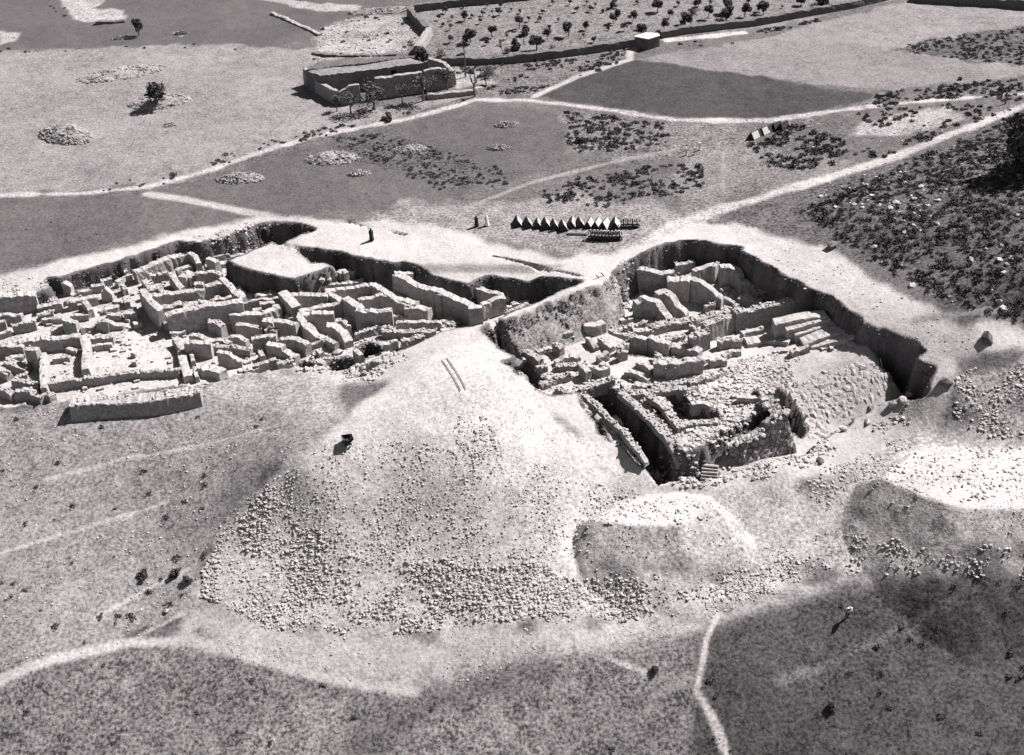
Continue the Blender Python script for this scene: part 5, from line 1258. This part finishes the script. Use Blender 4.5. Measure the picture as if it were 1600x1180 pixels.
yardwall('yard_wall', [(645,418),(800,395),(1010,362)], [3.0,3.0,3.0], .7, 'tall middle part of the farmhouse front wall')
yardwall('yard_wall', [(1025,360),(1130,342),(1240,322)], [3.0,3.1,2.2], .7, 'crumbling right part of the farmhouse front wall')
yardwall('yard_wall', [(1245,315),(1180,250),(1060,225)], [2.2,2.2,2.4], .6, 'right end wall of the farmhouse yard')
yardwall('yard_wall', [(1040,425),(1200,405),(1400,385),(1470,352)], [.7,.7,.7,.6], .7, 'low dark bank wall ending at the bare tree')

# the small hut ----------------------------------------------------------
def hut():
    zt = 1.7
    front = [(991,57),(1013,61),(1031,55.5)]; backp = [(1027,51.5),(1009,51)]
    P = [at_z(x, y, zt) for x, y in front + backp]; c = np.mean(P, 0)
    root = empty('hut', (c[0], c[1], 0), 0, 'small rounded hut with a bright white flat roof by the orchard wall', 'hut')
    pts = [(p[0] - c[0], p[1] - c[1]) for p in P]
    mb = MB(); mb.prism([(x * .98, y * .98) for x, y in pts], -.2, zt - .1); mb.obj('wall', MT['darkstone'], root)
    mb = MB(); mb.prism([(x * 1.03, y * 1.03) for x, y in pts], zt - .097, lambda p: zt + random.uniform(-.03, .06)); mb.obj('roof', MT['white'], root)
hut()

# carts and tubs ----------------------------------------------------------
def tub_mesh():
    # upturned V-shaped tipping tub: dark open gable ends, thin sheet sides
    mb = MB(); L, w, h = 1.5, .62, 1.0
    prof = [(-w, 0), (-w * .96, .1), (-.08, h), (.08, h), (w * .96, .1), (w, 0)]
    mb.prism([(0, 0), (0, 0)], 0, 0) if False else None
    a = [mb.bm.verts.new((x, -L / 2, z)) for x, z in prof]; b = [mb.bm.verts.new((x, L / 2, z)) for x, z in prof]
    mb.bm.faces.new(a); mb.bm.faces.new(b[::-1])
    for i in range(5): mb.bm.faces.new([a[i], b[i], b[i + 1], a[i + 1]])
    mb.bm.faces.new([a[5], b[5], b[0], a[0]])
    return mb
t0 = tub_mesh(); TUB = t0.mesh('shell', MT['dark'])
s_ = MB(); L, w, h = 1.5, .62, 1.0
s_.box((w * .54, 0, h * .55), (math.hypot(w * .88, h * .9), 1.46, .03), ry=math.atan2(h * .9, w * .88)); PANEL = s_.mesh('sunlit_side', MT['steel'])  # pale sheet on one slope only, the tub's sunlit side put into colour
s_ = MB(); s_.tube([(0, -.79, .45), (0, .79, .45)], [.05, .05]); s_.box((0, -.77, .0 + .06), (1.2, .05, .1)); AXLE = s_.mesh('axle_bar', MT['dark'])
def tub(px, py, rz, label, group, s=1.0, panel=1):
    g = on_ground(px, py)[0]; root = empty('cart_tub', g + np.array([0, 0, -.02]), rz, label, 'cart tub', group); root.scale = (s, s, s)
    link('shell', TUB, root); pn = link('sunlit_side', PANEL, root) if panel else None
    if panel < 1 and pn: pn.scale = (1, .85, 1)
    link('axle_bar', AXLE, root)
ORD = ['leftmost', 'second', 'third', 'fourth', 'fifth', 'sixth', 'seventh', 'eighth', 'ninth', 'tenth', 'eleventh', 'last and rightmost']
for i, (x, y, rz) in enumerate([(809,351,.05),(825,353,.05),(840,354,.05),(853,355,.05),(866,356,.05),(880,357.5,.05),(893,353,-.1),(906,352,.05),(920,353,-.25),(933,354,-.3),(945,354,-.35),(961,354.5,-.25)]):
    rz += random.uniform(-.13, .13); y += random.uniform(-.5, .5); x += random.uniform(-.7, .7)
    tub(x, y, rz, f'{ORD[i]} of twelve upturned triangular cart tubs in a row' if i in (0, 11) else f'{ORD[i]} from left of twelve upturned triangular cart tubs in a row', 'upturned triangular cart tubs behind the digs', .9 * random.uniform(.93, 1.08))
for i, (x, y) in enumerate([(1178,215),(1186,211),(1194,208),(1203,204),(1213,201),(1224,200)]):
    tub(x, y, -.9, ['first from the left','second from the left','third from the left','fourth from the left','fifth from the left','last at the right'][i] + ' in the black row of six tubs beside the scrub', 'black row of tubs beside the scrub', .9, .5 if i in (0, 2) else 0)
def frame_parts():
    mb = MB(); mb.box((0, -.3, .5), (.12, .12, 1.25), rx=-.35); mb.box((0, .1, .62), (.1, .1, 1.0), rx=-.35); mb.box((0, 0, .3), (.55, .6, .12), rx=-.35); f = mb.mesh('chassis', MT['dark'])
    V, F = lathe([(.01, -.05), (.17, -.05), (.19, 0), (.17, .05), (.01, .05)], 10)
    return f, mesh_np('wheel', np.array(V), F, MT['dark'])
CH, WH = frame_parts(); 
e_ = MB(); e_.box((0, .02, 1.1), (.16, .16, .1)); CAP = e_.mesh('buffer', MT['steel'])
def cframe(px, py, label, group, rz=0):
    g = on_ground(px, py)[0]; root = empty('bogie', g, rz, label, 'cart chassis', group)
    link('chassis', CH, root); link('buffer', CAP, root)
    for sx in (-1, 1):
        for z in (.2, .8):
            w = link('wheel', WH, root); w.location = (sx * .26, -.12 + .1 * z, z); w.rotation_euler = (0, math.pi / 2, 0)
for i in range(9): cframe(923 + i * 5.6, 374 + .3 * (i - 4) - (1.2 if i > 6 else 0), 'dark cart frame stacked upright in the block below the tubs', 'cart frames stacked in front of the tubs')
for i in range(4): cframe(974 + i * 7, 354.5, 'dark cart frame stacked at the right end of the tub row', 'cart frames at the end of the tub row')
mb = MB()
def beam(p0, p1, name, label, cat, r=.07, group=None):
    a, b = on_ground(*p0)[0], on_ground(*p1)[0]; c = (a + b) / 2
    root = empty(name, c, 0, label, cat, group); m = MB(); m.tube([a - c + np.array([0, 0, r]), b - c + np.array([0, 0, r])], [r, r], 6); m.obj('shaft', MT['wood'], root)
beam((886,367), (917,368), 'beam', 'dark beam lying left of the stacked cart frames', 'beam', .14)
beam((858,363), (866,361), 'beam', 'short dark beam lying in front of the tub row', 'beam', .12)
beam((770,400), (842,414), 'beam', 'long dark pipe lying along the platform ledge', 'pipe', .06)
def rails(p0, p1, gap, label, z0=None, z1=None):
    a = on_ground(*p0)[0]; b = on_ground(*p1)[0]; c = (a + b) / 2
    root = empty('rail_track', c, 0, label, 'rail track'); d = Vector(b - a).normalized(); n = Vector((-d.y, d.x, 0)).normalized() * gap / 2
    N = 12
    for s in (-1, 1):
        pts = []
        for i in range(N + 1):
            q = Vector(a).lerp(Vector(b), i / N) + n * s; q.z = max(float(G(q.x, q.y)), q.z if z0 else -99) + .1; pts.append(q - Vector(c))
        m = MB(); m.tube(pts, [.035] * len(pts), 5); m.obj('rail', MT['dark'], root)
    return root
rails((694,562), (724,611), .55, 'thin narrow rail track on the crest of the spoil heap')
def poles():
    a, b = at_z(935, 428, .4), at_z(980, 477, -4.0); c = (a + b) / 2
    root = empty('rail_track', c, 0, 'pair of rails sloping from the baulk end down into the right dig', 'rail track')
    for s in (-.3, .3):
        m = MB(); m.tube([a - c + np.array([s, s * .6, 0]), b - c + np.array([s, s * .6, 0])], [.06, .06], 5); m.obj('rail', MT['dark'], root)
poles()
def tipcart(px, py, rz, label, s=1.0, tilt=.5):
    g = on_ground(px, py)[0]; root = empty('tip_cart', g, rz, label, 'tip cart'); root.scale = (s, s, s)
    m = MB(); m.box((0, 0, .42), (.7, 1.7, .12)); m.box((0, .7, .75), (.5, .08, .7)); m.box((0, -.7, .75), (.5, .08, .7)); m.obj('frame', MT['dark'], root)
    m = MB(); prof = [(-.75, .75), (-.12, 0), (.12, 0), (.75, .75)]
    a = [m.bm.verts.new((x, -.65, z)) for x, z in prof]; b = [m.bm.verts.new((x, .65, z)) for x, z in prof]
    m.bm.faces.new(a); m.bm.faces.new(b[::-1])
    for i in range(3): m.bm.faces.new([a[i], b[i], b[i + 1], a[i + 1]])
    t = m.obj('tub', MT['dark'], root); t.location = (0, 0, .4); t.rotation_euler = (0, tilt, 0)
    for sx in (-.42, .42):
        for sy in (-.5, .5):
            w = link('wheel', WH, root); w.location = (sx, sy, .2); w.rotation_euler = (0, math.pi / 2, 0)
tipcart(543, 694, .3, 'dark tipping cart at the tip of the white spoil promontory', .72, .15)
boulder(1540, 529, .85, 'dark upright rock on the bright bank at the right edge', mat='darkstone', dz=.3)

# people -------------------------------------------------------------------
def person(px, py, rz, label, bodymat, robe=None, scarf=None, bend=0.0, carry=None, hgt=1.72):
    g = on_ground(px, py)[0]; root = empty('person', g, rz, label, 'person'); k = hgt / 1.72
    b = math.sin(bend); cz = math.cos(bend)
    def up(x, y, z):
        if z > .95: dz = z - .95; return (x, y - dz * b, .95 + dz * cz)
        return (x, y, z)
    J = {'pelvis': (0, 0, .95), 'chest': up(0, 0, 1.3), 'neck': up(0, 0, 1.47), 'head': up(0, -.02, 1.6), 'crown': up(0, -.01, 1.7),
         'ls': up(.19, 0, 1.42), 'le': up(.25, .03, 1.14), 'lw': up(.24, -.08, .92), 'lh': up(.24, -.11, .82), 'rs': up(-.19, 0, 1.42), 're': up(-.25, .03, 1.14), 'rw': up(-.24, -.08, .92), 'rh': up(-.24, -.11, .82),
         'lp': (.1, 0, .9), 'lk': (.12, -.06, .5), 'la': (.12, .02, .08), 'lf': (.13, -.15, .04), 'rp': (-.1, 0, .9), 'rk': (-.11, -.01, .5), 'ra': (-.12, .1, .08), 'rf': (-.13, -.07, .04)}
    E = ['pelvis chest', 'chest neck', 'neck head', 'head crown', 'chest ls', 'ls le', 'le lw', 'lw lh', 'chest rs', 'rs re', 're rw', 'rw rh', 'pelvis lp', 'lp lk', 'lk la', 'la lf', 'pelvis rp', 'rp rk', 'rk ra', 'ra rf']
    R = dict(pelvis=.15, chest=.16, neck=.06, head=.105, crown=.07, ls=.075, le=.05, lw=.035, lh=.04, lp=.1, lk=.065, la=.045, lf=.04)
    names = list(J); me = bpy.data.meshes.new('body'); me.from_pydata([tuple(c * k for c in J[n]) for n in names], [(names.index(a), names.index(c)) for a, c in (e.split() for e in E)], [])
    o = bpy.data.objects.new('body_tmp', me); COL.objects.link(o)
    md = o.modifiers.new('skin', 'SKIN'); o.modifiers.new('sub', 'SUBSURF').levels = 1
    for i, n in enumerate(names):
        r = R.get(n, R.get('l' + n[1:], .05)) * k; me.skin_vertices[0].data[i].radius = (r, r)
    me.skin_vertices[0].data[0].use_root = True
    bpy.context.view_layer.update(); dg = bpy.context.evaluated_depsgraph_get()
    bme = bpy.data.meshes.new_from_object(o.evaluated_get(dg)); bpy.data.objects.remove(o)
    bme.name = 'body'; bme.materials.clear(); bme.materials.append(MT[bodymat]); link('body', bme, root)
    V, F = lathe([(.06, .13), (.1, .1), (.125, .02), (.115, -.08), (.14, -.16)], 10)
    h = link('headcloth', mesh_np('headcloth', np.array(V) * k, F, MT[scarf or bodymat]), root); h.location = tuple(np.array(J['head']) * k)
    if robe:
        V, F = lathe([(.32, .12), (.28, .5), (.21, .95), (.23, 1.25), (.2, 1.42), (.09, 1.48)], 12)
        V = np.array([up(*v) for v in V]); link('robe', mesh_np('robe', V * k, F, MT[robe]), root)
person(581, 376, .3, 'person in dark clothes standing alone on the bare platform', 'clothdark', robe='clothdark', hgt=1.6)
person(745, 354, 0, 'person in a dark coat over pale robe, left of two walkers', 'skin', robe='clothdark', scarf='clothdark', hgt=1.45)
person(761, 353, .5, 'person in all white robe, right of two walkers', 'skin', robe='clothwhite', scarf='clothwhite', hgt=1.45)
person(1323, 966, .6, 'person in white top bending on the dark foreground slope', 'clothdark', scarf='clothwhite', bend=.5)
o = bpy.context.scene.objects
p = on_ground(1323, 966)[0]
r_ = [x for x in bpy.data.objects if x.name.startswith('person') and x.parent is None][-1]
V, F = lathe([(.2, .02), (.24, .2), (.2, .42), (.09, .48)], 12); c_ = link('shirt', mesh_np('shirt', np.array(V), F, MT['clothwhite']), r_); c_.location = (0, 0, .95); c_.rotation_euler = (.5, 0, 0)

# ------------------------------------------------------------------ sky, sun, camera
SUN_EL, SUN_AZ = math.radians(47), math.atan2(.88, .47)       # azimuth from +Y towards +X
to_sun = Vector((math.sin(SUN_AZ) * math.cos(SUN_EL), math.cos(SUN_AZ) * math.cos(SUN_EL), math.sin(SUN_EL)))
w = bpy.data.worlds.new('World'); SC.world = w; w.use_nodes = True
n, l = w.node_tree.nodes, w.node_tree.links
sky = n.new('ShaderNodeTexSky'); sky.sky_type = 'NISHITA'; sky.sun_disc = False
sky.air_density = .35; sky.dust_density = .3; sky.altitude = 300
sky.sun_elevation = SUN_EL; sky.sun_rotation = SUN_AZ
hs = n.new('ShaderNodeHueSaturation'); hs.inputs['Saturation'].default_value = .08
l.new(sky.outputs[0], hs.inputs['Color']); l.new(hs.outputs[0], n['Background'].inputs['Color'])
n['Background'].inputs['Strength'].default_value = .05
sd = bpy.data.lights.new('sun', 'SUN'); sd.energy = 5.0; sd.angle = math.radians(.5); sd.color = (1, .965, .945)
so = bpy.data.objects.new('sun', sd); COL.objects.link(so); so.rotation_euler = to_sun.to_track_quat('Z', 'Y').to_euler(); so.location = (60, 60, 90)
cd = bpy.data.cameras.new('camera'); cd.sensor_width = 36; cd.lens = F_PX / 1600 * 36; cd.clip_start = 1; cd.clip_end = 4000
co = bpy.data.objects.new('camera', cd); COL.objects.link(co)
M = Matrix.Identity(4)
for i in range(3): M[i][0] = XC[i]; M[i][1] = YC[i]; M[i][2] = -FWD[i]; M[i][3] = CAM[i]
co.matrix_world = M; SC.camera = co
SC.view_settings.view_transform = 'Standard'; SC.view_settings.look = 'None'; SC.view_settings.gamma = 1
SC.view_settings.exposure = 1.58
